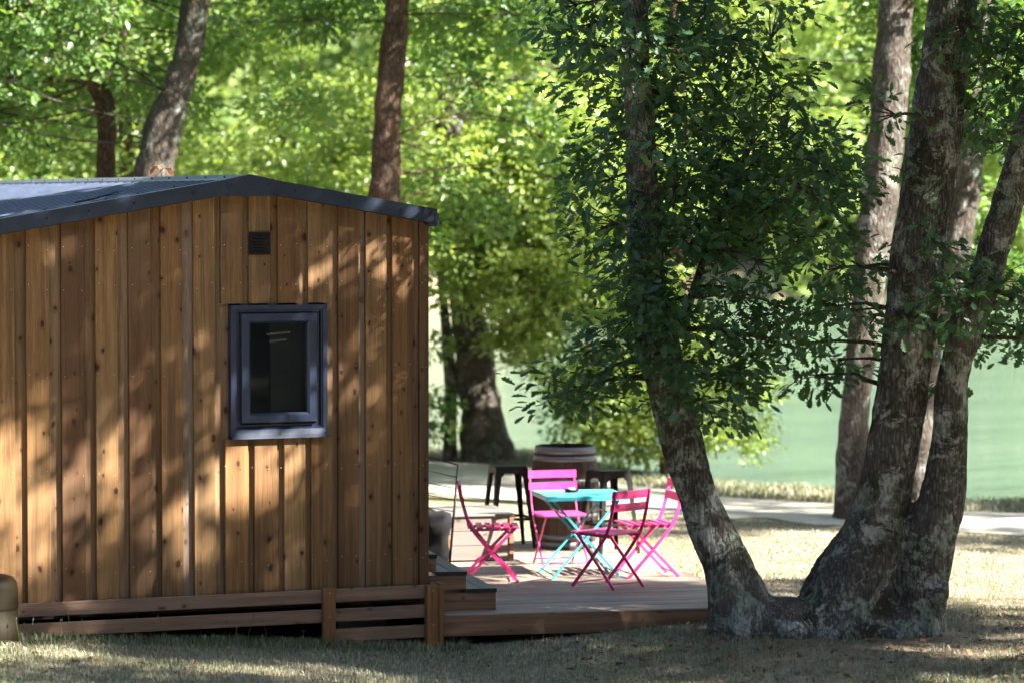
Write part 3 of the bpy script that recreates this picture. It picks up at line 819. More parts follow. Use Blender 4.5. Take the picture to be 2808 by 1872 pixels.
def limb_tube(mb, p, q, r0, r1, n=6, sag=0.12, segs=5, seed=0.0):
    p, q = np.array(p, float), np.array(q, float)
    L = np.linalg.norm(q - p)
    pts, rad = [], []
    for i in range(segs + 1):
        t = i / segs
        c = p + (q - p) * t
        c[2] += sag * L * math.sin(math.pi * t)
        w = 0.22 * L * math.sin(math.pi * t)
        c[0] += w * mnoise.noise(Vector((seed, t * 2.2, 3.0))); c[1] += w * mnoise.noise(Vector((t * 2.2, seed, 7.0)))
        pts.append(tuple(c)); rad.append(r0 + (r1 - r0) * t)
    mb.tube(pts, rad, n, True, False)
    return pts

def make_tree(name, label, cat, group, path, clusters, leafmat, barkmat, leaves, size=0.1, flat=0.55, limb=0.015, wob=0.22, nring=14, shape=None, extra=None, width=0.62, tint=(0.5, 0.25), twigs=3, clear=None):
    """path: rows x,y,z,r of the trunk; clusters: rows x,y,z,r of foliage sprays"""
    base = path[0]
    root = empty(name, (0, 0, 0))
    tag(root, label, cat, group)
    sp = spline(path, 5)
    mb = MB()
    mb.tube([tuple(p[:3]) for p in sp], [max(p[3], 0.01) for p in sp], nring, True, True, wob, base[0])
    for ex in (extra or []):
        se = spline(ex, 4); mb.tube([tuple(p[:3]) for p in se], [max(p[3], 0.008) for p in se], 10, True, True, wob, ex[0][0])
    allp = sp if not extra else np.concatenate([sp] + [spline(e, 4) for e in extra])
    mb.build('trunk', barkmat, root)
    if clear:
        keep = []
        for c in clusters:
            ok = True
            tc, sc_ = st_of(c[0], c[1])
            for q in clear:
                tq, sq_ = st_of(q[0], q[1])
                if abs(c[2] - q[2]) < c[3] * 0.6 + 0.45 and tc < tq + 0.2 and abs(sc_ / tc - sq_ / tq) * tq < c[3] * 0.95 + q[3] * 0.6: ok = False
            if ok: keep.append(c)
        clusters = keep
    lm = MB()
    Ps, Ds, Ns, Ts = [], [], [], []
    area = sum(c[3] ** 2 for c in clusters)
    for ci, c in enumerate(clusters):
        cc = np.array(c[:3], float)
        dz = allp[:, 2] - cc[2]
        cost = np.linalg.norm(allp[:, :3] - cc, axis=1) + np.where(dz > 0.1, dz * 1.6, 0) + np.where(dz < -2.5, -dz * 0.3, 0)
        k = int(np.argmin(cost))
        L = np.linalg.norm(allp[k, :3] - cc)
        r0 = min(allp[k, 3] * 0.6, limb * (0.35 + 0.18 * L))
        pts = limb_tube(lm, allp[k, :3], cc, r0, 0.006, 6, random.uniform(-0.10, 0.16), 6, ci * 1.7)
        nl = max(12, int(leaves * c[3] ** 2 / area))
        P, D, N, tips = cluster_leaves(cc, c[3], nl, flat)
        Ps.append(P); Ds.append(D); Ns.append(N); Ts.append(np.full(len(P), rng.normal(0, 0.24)))  # tint shift per spray imitates larger patches of shade and light
        for tp in tips[:twigs]:
            lm.tube([pts[-2], tuple(cc + tp * 0.5 + np.array([0, 0, 0.02])), tuple(cc + tp)], [0.008, 0.005, 0.003], 4, True, False)
    lm.build('limbs', barkmat, root)['kind'] = 'stuff'
    P, D, N = np.concatenate(Ps), np.concatenate(Ds), np.concatenate(Ns)
    Fm = leaf_frames(D, N)
    sz = size * rng.uniform(0.65, 1.2, len(P))
    tn_ = np.clip(rng.normal(tint[0], tint[1] * 0.7, len(P)) + np.concatenate(Ts), 0, 1)
    return root, P, Fm, sz, tn_, shape or kite(), width, leafmat
def finish(t, name='crown'):
    root, P, Fm, sz, tn_, shape, width, mat = t
    leaf_mesh(name, shape, P, Fm, sz, mat, root, tn_, width)
    return root
def blob(c, r, n, rad=(0.5, 0.8), inner=0.35, zmin=None):
    """n spray centres spread through an ellipsoid, mostly near its surface"""
    out = []
    while len(out) < n:
        u = rng.normal(size=3); u /= np.linalg.norm(u)
        k = rng.uniform(inner, 1.0) ** 0.6
        p = np.array(c) + u * np.array(r) * k
        if zmin is not None and p[2] < zmin + rng.uniform(0, 0.5): continue
        out.append((p[0], p[1], p[2], rng.uniform(*rad)))
    return out

# ---- the three-stemmed oak beside the deck
OAKL = [(3.62, -1.30, -0.15, 0.36), (3.58, -1.28, 0.12, 0.29), (3.5, -1.25, 0.48, 0.202), (3.41, -1.2, 0.74, 0.177), (3.31, -1.15, 0.98, 0.156), (3.22, -1.1, 1.25, 0.152), (3.15, -1.06, 1.55, 0.16), (3.08, -1.02, 1.85, 0.16), (3.01, -0.97, 2.16, 0.16), (2.95, -0.94, 2.46, 0.157), (2.92, -0.91, 2.86, 0.14), (2.9, -0.86, 3.6, 0.122), (2.88, -0.82, 4.28, 0.114), (2.87, -0.79, 4.95, 0.095), (2.8, -0.9, 6.2, 0.075), (2.6, -1.1, 7.6, 0.04)]
OAKM = [(4.45, -1.36, -0.2, 0.50), (4.42, -1.36, 0.08, 0.42), (4.46, -1.37, 0.33, 0.36), (4.545, -1.40, 0.55, 0.31), (4.62, -1.43, 0.75, 0.258), (4.69, -1.44, 1.02, 0.222), (4.76, -1.46, 1.36, 0.205), (4.83, -1.47, 1.74, 0.204), (4.88, -1.47, 2.08, 0.197), (4.92, -1.48, 2.42, 0.2), (4.97, -1.48, 2.86, 0.203), (5.03, -1.48, 3.27, 0.202), (5.08, -1.49, 3.61, 0.203), (5.18, -1.5, 4.29, 0.196), (5.27, -1.5, 4.97, 0.187), (5.4, -1.6, 6.4, 0.15), (5.5, -1.7, 8.2, 0.09), (5.6, -1.8, 10, 0.04)]
OAKR = [(4.90, -1.69, -0.2, 0.24), (4.91, -1.69, 0.05, 0.20), (4.93, -1.68, 0.32, 0.185), (4.98, -1.69, 0.63, 0.19), (5.04, -1.7, 0.9, 0.190), (5.1, -1.71, 1.17, 0.172), (5.13, -1.71, 1.47, 0.147), (5.15, -1.71, 1.74, 0.13), (5.17, -1.71, 1.98, 0.127), (5.25, -1.72, 2.32, 0.132), (5.34, -1.75, 2.62, 0.134), (5.46, -1.78, 2.93, 0.134), (5.55, -1.81, 3.23, 0.13), (5.71, -1.85, 3.77, 0.135), (6.0, -1.9, 4.8, 0.10), (6.5, -2.0, 6.5, 0.07), (7.0, -2.2, 8.2, 0.035)]
oak = empty('oak_tree', (0, 0, 0))
tag(oak, 'three stemmed oak with lichen spotted bark and dark lobed leaves beside the deck', 'tree')
mb = MB()
for pth_ in (OAKL, OAKM, OAKR):
    sp = spline(pth_, 6)
    mb.tube([tuple(p[:3]) for p in sp], [p[3] for p in sp], 20, True, True)
# joined foot: ridge between the stems, cut stump knob, roots
def blobtube(a, b, r0, r1): mb.tube([a, tuple((np.array(a) + np.array(b)) / 2), b], [r0, (r0 + r1) / 2, r1], 14, True, True)
blobtube((3.62, -1.32, 0.06), (4.42, -1.40, 0.04), 0.27, 0.30)
blobtube((3.86, -1.52, 0.05), (3.76, -1.66, 0.10), 0.17, 0.13)
blobtube((4.35, -1.40, 0.05), (4.95, -1.66, 0.05), 0.28, 0.22)
blobtube((4.35, -1.5, 0.05), (4.25, -1.72, -0.10), 0.27, 0.20)
blobtube((4.68, -1.56, 0.05), (4.7, -1.78, -0.10), 0.26, 0.2)
blobtube((3.55, -1.35, 0.05), (3.45, -1.52, -0.10), 0.24, 0.18)
blobtube((4.98, -1.84, 0.36), (4.94, -1.88, 0.42), 0.10, 0.09)
tmp = mb.build('trunk', M['bark_oak'])
md = tmp.modifiers.new('r', 'REMESH'); md.mode = 'VOXEL'; md.voxel_size = 0.024; md.use_smooth_shade = True
sm = tmp.modifiers.new('s', 'SMOOTH'); sm.factor = 0.5; sm.iterations = 16
dg = bpy.context.evaluated_depsgraph_get()
me = bpy.data.meshes.new_from_object(tmp.evaluated_get(dg))
bpy.data.objects.remove(tmp)
nv = len(me.vertices)
co = np.empty(nv * 3, np.float32); me.vertices.foreach_get('co', co); co = co.reshape(-1, 3)
no = np.empty(nv * 3, np.float32); me.vertices.foreach_get('normal', no); no = no.reshape(-1, 3)
dsp = np.array([mnoise.noise(Vector((c[0] * 3.1, c[1] * 3.1, c[2] * 2.0))) * 0.022 + (0.3 - abs(mnoise.noise(Vector((c[0] * 15, c[1] * 15, c[2] * 3.2))))) * 0.030 + (mnoise.noise(Vector((c[0] * 7, c[1] * 7, c[2] * 3))) * 0.010) for c in co.tolist()], np.float32)
co += no * dsp[:, None]
me.vertices.foreach_set('co', co.ravel())
me.polygons.foreach_set('use_smooth', np.ones(len(me.polygons), dtype=bool))
me.materials.clear(); me.materials.append(M['bark_oak'])
link(bpy.data.objects.new('trunk', me), oak)
# limbs and foliage
stems = np.concatenate([spline(p, 4) for p in (OAKL, OAKM, OAKR)])
def lands_on_deck(c):  # picks crown sprays to leave out, opening a sun gap over the table
    k = (c[2] - 0.6) / SUN.z
    return ((c[0] - SUN.x * k - 3.8) / 1.6) ** 2 + ((c[1] - SUN.y * k - 2.1) / 1.1) ** 2 < 1
OAK_CL = OAK_CL + [(5.75, -2.1, 4.35, 0.34), (5.95, -2.2, 4.0, 0.34), (6.05, -2.3, 4.6, 0.36), (5.6, -2.0, 4.75, 0.34), (6.1, -2.1, 3.6, 0.3), (5.55, -2.2, 2.35, 0.26), (5.8, -2.2, 2.55, 0.26), (5.95, -2.3, 2.2, 0.24), (5.35, -2.1, 2.75, 0.26)]
UP = [c for c in blob((4.9, -3.4, 7.6), (5.0, 4.4, 2.2), 50, (0.6, 1.05), 0.1, 5.5)[:38] if not lands_on_deck(c)] + [(8.4, -0.1, 5.6, 0.85), (8.9, 0.2, 6.3, 0.9), (9.3, -0.6, 6.5, 0.8), (8.0, 0.5, 5.9, 0.8)]  # unseen upper crown; last four sprays added to shade the barrel
lm = MB()
Ps, Ds, Ns = [], [], []
side = [(3.0, -0.97, 2.2, 0.055), (3.32, -0.81, 2.59, 0.036), (3.41, -0.84, 2.86, 0.030), (3.52, -0.87, 3.16, 0.026), (3.7, -0.92, 3.61, 0.02), (3.79, -0.95, 3.81, 0.014)]
ssd = spline(side, 4); lm.tube([tuple(p[:3]) for p in ssd], [p[3] for p in ssd], 8, True, False)
stems2 = np.concatenate([stems, ssd])
for ci, c in enumerate(OAK_CL + UP):
    cc = np.array(c[:3]); up_ = ci >= len(OAK_CL)
    dz = stems2[:, 2] - cc[2]
    cost = np.linalg.norm(stems2[:, :3] - cc, axis=1) + np.where(dz > 0.15, dz * 1.2, 0)
    k = int(np.argmin(cost)); L = float(np.linalg.norm(stems2[k, :3] - cc))
    pts = limb_tube(lm, stems2[k, :3], cc, min(stems2[k, 3] * 0.5, 0.012 + 0.016 * L), 0.005, 6, 0.08, 6, ci * 2.3)
    nl = int(190 * c[3] ** 2 / 0.16) if not up_ else int(620 * c[3] ** 2 / 0.64)
    P, D, N, tips = cluster_leaves(cc, c[3] * (1.08 if not up_ else 1.0), nl, 0.7)
    Ps.append(P); Ds.append(D); Ns.append(N)
    for tp in tips[:10 if not up_ else 2]:
        lm.tube([pts[-2], tuple(cc + tp * 0.5 + np.array([0, 0, 0.015])), tuple(cc + tp)], [0.006, 0.004, 0.002], 4, True, False)
lm.build('limbs', M['twig'], oak)['kind'] = 'stuff'
nlow = sum(len(p) for p in Ps[:len(OAK_CL)])
P, D, N = np.concatenate(Ps), np.concatenate(Ds), np.concatenate(Ns)
Fm = leaf_frames(D, N); sz = 0.102 * rng.uniform(0.5, 1.25, len(P)); tn_ = np.clip(rng.normal(0.45, 0.28, len(P)), 0, 1)
LB = lobed()
# the 300 lowest fringe leaves, seen against the lake, are single leaves
low = np.argsort(P[:nlow, 2])[:300]
keep = np.ones(nlow, bool); keep[low] = False
leaf_mesh('leaves', LB, P[:nlow][keep], Fm[:nlow][keep], sz[:nlow][keep], M['leaf_oak'], oak, tn_[:nlow][keep], 0.95)
leaf_mesh('upper_crown', kite(), P[nlow:], Fm[nlow:], sz[nlow:] * 1.65, M['leaf_oak'], oak, tn_[nlow:], 0.62)
protos = []
for tv_ in (0.2, 0.5, 0.8):
    bv, bf = LB
    o = np_mesh('leaf', bv * np.array([1, 0.95, 1]), bf, M['leaf_oak'], None, attr=np.full(len(bv), tv_))
    protos.append(o.data); bpy.data.objects.remove(o)
for j, i in enumerate(low):
    o = bpy.data.objects.new('leaf', protos[j % 3]); link(o, oak)
    m4 = Matrix([list(Fm[i][0]) + [P[i][0]], list(Fm[i][1]) + [P[i][1]], list(Fm[i][2]) + [P[i][2]], [0, 0, 0, 1]])
    o.matrix_basis = m4 @ Matrix.Scale(float(sz[i]), 4)

# ---- trees behind the cabin and along the bank
STEM_A = [(2.67, 11.64, 3.65, 0.2), (2.75, 11.63, 4.15, 0.2), (2.92, 11.58, 4.66, 0.17), (3.06, 11.55, 5.2, 0.16), (3.15, 11.5, 5.7, 0.15)]
STEM_B = [(5.03, 10.65, 3.35, 0.17), (5.05, 10.66, 3.8, 0.16), (5.09, 10.67, 4.3, 0.15), (5.2, 10.68, 5.6, 0.14)]
def lands_on_stem(c):
    k = (c[2] - 0.7) / SUN.z
    return abs(c[0] - SUN.x * k - 8.35) < 0.55 and abs(c[1] - SUN.y * k - 15.8) < 1.3
t = make_tree('oak_tree', 'leaning grey oak trunk rising behind the left part of the roof', 'tree', None,
    [(2.3, 11.75, -0.2, 0.34), (2.4, 11.7, 1.2, 0.26), (2.55, 11.66, 2.6, 0.22), (2.67, 11.64, 3.65, 0.20), (2.72, 11.63, 3.99, 0.215), (2.81, 11.61, 4.32, 0.205), (2.92, 11.58, 4.66, 0.168), (3.03, 11.55, 5.0, 0.163), (3.09, 11.54, 5.34, 0.163), (3.2, 11.5, 6.4, 0.14), (3.3, 11.5, 8.0, 0.08), (3.4, 11.5, 9.5, 0.03)],
    blob((2.6, 12.3, 6.1), (2.9, 2.8, 2.5), 60, (0.45, 0.75), 0.3, 3.9), M['leaf_mid'], M['bark_warm'], 20000, 0.105, 0.6, clear=STEM_A)
finish(t)
t = make_tree('oak_tree', 'dark slanting oak trunk at the top left above the roof', 'tree', None,
    [(2.5, 12.4, -0.2, 0.26), (2.42, 12.42, 2.0, 0.16), (2.34, 12.43, 3.75, 0.11), (2.36, 12.44, 4.19, 0.10), (2.32, 12.48, 4.54, 0.115), (2.18, 12.55, 4.88, 0.10), (2.06, 12.61, 5.23, 0.09), (1.99, 12.66, 5.67, 0.075), (1.8, 12.8, 7.0, 0.04)],
    blob((0.6, 13.6, 5.6), (3.0, 2.2, 2.3), 56, (0.45, 0.75), 0.3, 3.4), M['leaf_mid'], M['bark_brown'], 19000, 0.105, 0.6, clear=STEM_A)
finish(t)
t = make_tree('oak_tree', 'straight reddish brown trunk rising behind the right roof slope', 'tree', None,
    [(4.85, 10.7, -0.2, 0.32), (4.95, 10.67, 1.8, 0.20), (5.03, 10.65, 3.35, 0.176), (5.05, 10.65, 3.6, 0.167), (5.07, 10.66, 3.94, 0.16), (5.08, 10.67, 4.28, 0.156), (5.11, 10.67, 4.62, 0.15), (5.15, 10.68, 5.05, 0.148), (5.21, 10.68, 5.63, 0.135), (5.3, 10.7, 7.0, 0.10), (5.4, 10.7, 8.8, 0.03)],
    blob((5.9, 11.2, 6.6), (2.4, 2.4, 2.5), 40, (0.45, 0.75), 0.3, 4.4) + [(6.3, 10.9, 4.7, .5), (6.9, 11.0, 4.3, .5), (7.3, 11.1, 4.0, .45), (7.6, 11.2, 3.6, .4), (6.0, 11.2, 3.6, .5), (6.6, 11.6, 3.3, .55), (5.6, 11.5, 3.0, .5), (5.15, 10.45, 4.75, .28), (5.3, 10.45, 4.6, .25)],
    M['leaf_mid'], M['bark_brown'], 19000, 0.105, 0.6, clear=STEM_B)
finish(t)
TWIN = blob((8.6, 16.4, 5.4), (3.4, 2.8, 2.9), 72, (0.5, 0.8), 0.25, 2.0) + [(9.6, 16.0, 2.2, .5), (10.1, 15.6, 2.0, .5), (10.6, 15.4, 2.3, .5), (9.4, 15.6, 1.6, .35), (7.6, 15.9, 1.5, .3), (7.7, 16.2, 0.8, .28), (7.75, 16.1, 0.35, .25), (9.1, 15.9, 1.0, .3)] + blob((9.0, 14.4, 3.3), (2.2, 0.9, 1.5), 46, (0.4, 0.65), 0.1, 1.6) + blob((7.9, 14.7, 2.9), (1.3, 0.5, 1.0), 24, (0.35, 0.5), 0.1, 1.95) + blob((9.1, 13.9, 1.9), (1.0, 0.6, 0.8), 22, (0.35, 0.5), 0.1, 1.0)
TWIN = [c for c in TWIN if not lands_on_stem(c)]
t = make_tree('oak_tree', 'thick mossy twin trunk on the bank behind the barrel', 'tree', None,
    [(8.5, 15.9, -0.3, 0.52), (8.46, 15.95, 0.0, 0.40), (8.41, 15.99, 0.34, 0.312), (8.36, 16.03, 0.79, 0.27), (8.31, 16.07, 1.19, 0.255), (8.27, 16.1, 1.59, 0.25), (8.22, 16.14, 1.99, 0.22), (8.1, 16.2, 3.2, 0.20), (8.0, 16.3, 5.0, 0.15), (7.9, 16.4, 7.5, 0.05)],
    TWIN,
    M['leaf_yel'], M['bark_warm'], 50000, 0.11, 0.6, limb=0.012,
    extra=[[(8.0, 16.05, -0.3, 0.13), (7.97, 16.11, 0.0, 0.10), (7.99, 16.14, 0.91, 0.085), (7.96, 16.18, 1.59, 0.075), (7.92, 16.22, 2.04, 0.066), (7.8, 16.3, 4.0, 0.04)]])
finish(t)
t = make_tree('oak_tree', 'tall pale trunk with sunlit patches on the bank behind the three stemmed oak', 'tree', None,
    [(9.08, 7.2, -0.3, 0.30), (9.11, 7.24, 0.0, 0.215), (9.12, 7.26, 0.42, 0.18), (9.14, 7.27, 0.89, 0.166), (9.18, 7.27, 1.35, 0.166), (9.24, 7.27, 1.82, 0.163), (9.29, 7.27, 2.28, 0.166), (9.34, 7.27, 2.75, 0.18), (9.42, 7.26, 3.31, 0.196), (9.47, 7.26, 3.78, 0.197), (9.53, 7.26, 4.24, 0.193), (9.57, 7.26, 4.71, 0.193), (9.61, 7.27, 5.13, 0.19), (9.64, 7.27, 5.55, 0.182), (9.8, 7.3, 7.5, 0.14), (9.9, 7.3, 10, 0.05)],
    blob((9.6, 8.0, 7.2), (2.6, 2.4, 1.7), 34, (0.5, 0.8), 0.2, 5.6) + [(8.3, 8.0, 5.0, .5), (8.8, 8.6, 4.6, .5), (8.0, 8.3, 4.3, .4)], M['leaf_yel'], M['bark_warm'], 12000, 0.105, 0.6)
finish(t)
t = make_tree('oak_tree', 'slimmer brown trunk half hidden behind the right stem of the oak', 'tree', None,
    [(10.45, 8.28, -0.3, 0.24), (10.5, 8.28, -0.1, 0.175), (10.54, 8.31, 0.78, 0.142), (10.62, 8.31, 1.51, 0.135), (10.75, 8.28, 2.1, 0.15), (10.89, 8.24, 2.48, 0.16), (11.02, 8.22, 3.21, 0.156), (11.1, 8.22, 3.79, 0.153), (11.15, 8.22, 4.33, 0.150), (11.3, 8.2, 6.5, 0.11), (11.5, 8.2, 9.0, 0.04)],
    blob((11.6, 8.6, 5.9), (2.2, 1.8, 1.9), 30, (0.5, 0.75), 0.2, 3.8) + [(11.3, 8.6, 3.2, .4), (11.6, 8.4, 2.7, .4), (11.9, 8.6, 3.4, .45)], M['leaf_mid'], M['bark_warm'], 15000, 0.105, 0.6)
finish(t)
# trees whose stems stand outside or behind: their crowns fill the top of the view
for (lab, base, cl, mt, n, tall) in (
    ('bright bushy tree behind the ridge of the cabin roof', (4.6, 19.5), blob((4.8, 19.5, 4.8), (4.2, 2.4, 3.6), 70, (0.6, 0.95), 0.3, 1.5), 'leaf_yel', 24000, 7.5),
    ('dense green tree at the far left behind the roof', (-0.8, 18.5), blob((-0.4, 18.5, 5.2), (3.6, 2.6, 3.6), 60, (0.6, 0.95), 0.3, 2.0), 'leaf_mid', 20000, 8),
    ('pale leaved tree on the bank at the right edge', (16.0, 11.4), blob((14.8, 11.0, 4.6), (2.2, 2.0, 1.9), 36, (0.5, 0.8), 0.3, 2.9), 'leaf_yel', 15000, 7),
    ('broad light green tree between the mossy trunk and the pale trunk', (12.6, 19.0), blob((12.2, 18.6, 5.6), (3.4, 2.2, 2.6), 54, (0.55, 0.85), 0.3, 3.4), 'leaf_yel', 18000, 7.5),
):
    bx, by = base; bz = float(height(bx, by))
    t = make_tree('oak_tree', lab, 'tree', None,
        [(bx, by, max(bz, -1.2) - 0.2, 0.32), (bx + .05, by, 1.0, 0.2), (bx + .1, by, 3.0, 0.17), (bx, by, 5.0, 0.13), (bx - .1, by, tall, 0.04)], cl, M[mt], M['bark_brown'], n, 0.12, 0.6)
    finish(t)
# unseen oaks right of the view, placed so their crowns dapple lawn and gable
for (lab, base, c, r, k, n) in (
    ('unseen oak right of the view in front of the three stemmed oak', (5.4, -9.6), (4.6, -9.4, 7.4), (3.4, 3.2, 1.9), 15, 8300),
    ('unseen oak near the camera, furthest forward on the right', (9.9, -11.6), (9.0, -11.0, 8.2), (3.2, 3.0, 2.0), 9, 5200),
    ('unseen oak beside the gravel path right of the view', (17.2, 0.2), (16.2, 0.4, 6.8), (3.4, 3.2, 2.2), 30, 15000),
    ('unseen oak on the lawn right of the view', (11.4, -7.8), (9.8, -7.7, 7.8), (3.3, 3.2, 2.2), 62, 32000),
):
    bx, by = base; bz = float(height(bx, by))
    t = make_tree('oak_tree', lab, 'tree', None, [(bx, by, bz - .2, .36), (bx, by, 1.5, .24), (bx - .1, by, 4.0, .2), (bx - .3, by, 7, .13), (bx - .4, by, 10, .04)],
        [q for q in blob(c, r, k, (0.6, 1.0), 0.15, 5.4) if not lands_on_deck(q)], M['leaf_oak'], M['bark_oak'], n, 0.13, 0.6)
    finish(t)
# bush on the bank
t = make_tree('bush', 'bright yellow green bush on the bank right of the barrel', 'bush', None,
    [(9.6, 13.0, -0.4, 0.05), (9.55, 13.0, 0.4, 0.04), (9.5, 13.0, 1.2, 0.02)],
    blob((9.75, 12.9, 0.95), (1.2, 0.7, 0.95), 42, (0.28, 0.45), 0.2, 0.1), M['leaf_yel'], M['twig'], 10000, 0.085, 0.8, limb=0.012)
finish(t, 'foliage')
t = make_tree('bush', 'tall light green bush on the bank behind the barrel', 'bush', None,
    [(9.35, 14.9, -0.5, 0.06), (9.35, 14.9, 0.6, 0.045), (9.4, 14.9, 2.2, 0.02)],
    [c for c in blob((9.45, 14.85, 1.45), (1.35, 0.6, 1.3), 52, (0.3, 0.46), 0.1, 0.25) if not lands_on_stem(c)], M['leaf_yel'], M['twig'], 13000, 0.095, 0.8, limb=0.010)
finish(t, 'foliage')
t = make_tree('bush', 'small green shrub at the foot of the twin trunk', 'bush', None,
    [(7.55, 16.0, -0.3, 0.03), (7.55, 16.0, 0.3, 0.02), (7.5, 16.0, 0.7, 0.012)],
    blob((7.5, 16.0, 0.5), (0.4, 0.35, 0.5), 9, (0.2, 0.3), 0.2, 0.05), M['leaf_mid'], M['twig'], 1600, 0.085, 0.8, limb=0.012)
finish(t, 'foliage')

# ---- wood on the far shore
Ps, Ds, Ns = [], [], []
for i in range(150):
    s_ = rng.uniform(-42, 42); t_ = rng.uniform(130, 150)
    x, y = xy_of(t_, s_); zg = float(height(x, y))
    h = rng.uniform(7, 15); r = rng.uniform(2.0, 4.0)
    n = 820
    u = rng.normal(size=(n, 3)); u /= np.linalg.norm(u, axis=1, keepdims=True)
    lump = 1 + 0.35 * np.sin(u[:, :1] * 5 + i) * np.cos(u[:, 2:3] * 6 + i * 2)
    P = np.array([x, y, zg + h * 0.55]) + u * np.array([r, r, h * 0.5]) * lump * rng.uniform(0.75, 1.05, (n, 1))
    Ps.append(P); Ds.append(rng.normal(size=(n, 3))); Ns.append(u + rng.normal(size=(n, 3)) * 0.4 + np.array([0, 0, 0.5]))
P, D, N = map(np.concatenate, (Ps, Ds, Ns))
bv, bf = kite()
fw = leaf_mesh('far_wood', (bv, bf), P, leaf_frames(D, N), rng.uniform(0.35, 0.75, len(P)), M['leaf_far'], None, np.clip(rng.normal(.5, .3, len(P)), 0, 1), 0.8)
tag(fw, 'sunlit wood on the far shore of the lake', 'wood', kind='stuff')

# ---- unseen wood added behind and beside the view to block low sky light
Ps, Ds, Ns = [], [], []
cnt = 0
while cnt < 120:
    a = rng.uniform(0, 2 * math.pi); rr = rng.uniform(31, 42)
    x, y = 0 + rr * math.cos(a), -4 + rr * math.sin(a)
    t_, s_ = st_of(x, y)
    if t_ > 36 or (t_ > -2 and abs(s_) < 0.2 * t_ + 6): continue
    cnt += 1
    zg = float(height(x, y)); h = rng.uniform(12, 16.5); r = rng.uniform(2.6, 4.0); n = 300
    u = rng.normal(size=(n, 3)); u /= np.linalg.norm(u, axis=1, keepdims=True)
    P = np.array([x, y, zg + h * 0.5]) + u * np.array([r, r, h * 0.52]) * rng.uniform(0.7, 1.08, (n, 1))
    Ps.append(P); Ds.append(rng.normal(size=(n, 3))); Ns.append(u + rng.normal(size=(n, 3)) * 0.4)
P, D, N = map(np.concatenate, (Ps, Ds, Ns))
nw = leaf_mesh('shade_wood', kite(), P, leaf_frames(D, N), rng.uniform(1.0, 1.9, len(P)), M['leaf_oak'], None, np.clip(rng.normal(.5, .3, len(P)), 0, 1), 0.8)
tag(nw, 'unseen wood added behind and beside the view to block low sky light', 'wood', kind='stuff')

# ---- orange leaf and twig on the roof
bv, bf = LB
V = bv * np.array([0.16, 0.15, 0.16]); V[:, 2] += 0.05 * np.sin(V[:, 0] * 22) + 0.02
np_mesh('leaf_blade', V, bf, M['leaf_orange'], lf, attr=np.full(len(bv), .5))
V2 = V.copy(); V2[:, :2] = V[:, [1, 0]] * 0.9 + np.array([0.06, 0.03]); V2[:, 2] += 0.02
np_mesh('leaf_blade', V2, bf, M['leaf_orange'], lf, attr=np.full(len(bv), .8))
tw = MB()
p0 = (-1.33, 0.10)
pts = [(-1.36, 0.06, 0), (-1.22, 0.08, 0.004), (-1.12, 0.09, 0.012), (-1.0, 0.12, 0.006)]
tw.tube([(x, y, roof_z(x) + 0.02 + dz) for x, y, dz in pts], [0.006, 0.008, 0.007, 0.003], 6)
tw.tube([(-1.12, .09, roof_z(-1.12) + .03), (-1.05, .07, roof_z(-1.05) + .045), (-0.98, .06, roof_z(-.98) + .04)], [0.005, 0.004, 0.002], 5)
twig = tw.build('twig', M['twig']); tag(twig, 'thin dead twig lying on the left roof slope near its edge', 'twig')
# ================================================================= LOW FENCE IN FRONT OF THE CABIN
fence = empty('fence', (0, 0, 0))
tag(fence, 'low rail fence of brown planks screening the foot of the cabin', 'fence')
def rail(xa, xb, z0, z1, y=-0.12, sl=0.0):
    L = xb - xa
    mb = MB(); mb.box(-L / 2, L / 2, -0.014, 0.014, -(z1 - z0) / 2, (z1 - z0) / 2, 0.004)
    o = mb.build('rail', M['rail'], fence); o.location = ((xa + xb) / 2, y, (z0 + z1) / 2); o.rotation_euler = (0, sl, 0); return o
rail(-2.55, 0.548, 0.306, 0.408, sl=0.0008); rail(-2.55, 0.548, 0.152, 0.256)
rail(0.592, 1.40, 0.304, 0.408); rail(0.592, 1.40, 0.154, 0.254); rail(0.592, 1.40, -0.002, 0.098)
def post(xa, xb, ya, yb, zt):
    x, y = (xa + xb) / 2, (ya + yb) / 2; zb = float(height(x, y)) - 0.1
    mb = MB(); mb.box(-(xb - xa) / 2, (xb - xa) / 2, -(yb - ya) / 2, (yb - ya) / 2, 0, zt - zb, 0.004)
    o = mb.build('post', M['post'], fence); o.location = (x, y, zb); return o
post(0.522, 0.622, -0.185, -0.136, 0.424)
post(1.372, 1.466, -0.200, -0.136, 0.412)
post(1.470, 1.512, -0.196, -0.10, 0.425)
for (z0, z1) in ((0.31, 0.405), (0.155, 0.25)):
    mb = MB(); mb.box(-0.012, 0.012, 0, 0.5, 0, z1 - z0, 0.003)
    o = mb.build('side_rail', M['rail'], fence); o.location = (1.488, -0.094, z0)
mb = MB()
for x, z in ((0.575, 0.385), (0.57, 0.20), (1.42, 0.37), (1.42, 0.10)):
    m_ = MB().lathe([(0.006, 0.0), (0.006, 0.003), (0.0, 0.004)], 8)
    yy = -0.186 if x < 1 else -0.201
    mb.add([(x + p[0], yy - p[2], z + p[1]) for p in m_.v], m_.f, True)
nh = mb.build('nail_heads', M['nail'], fence); nh['kind'] = 'stuff'

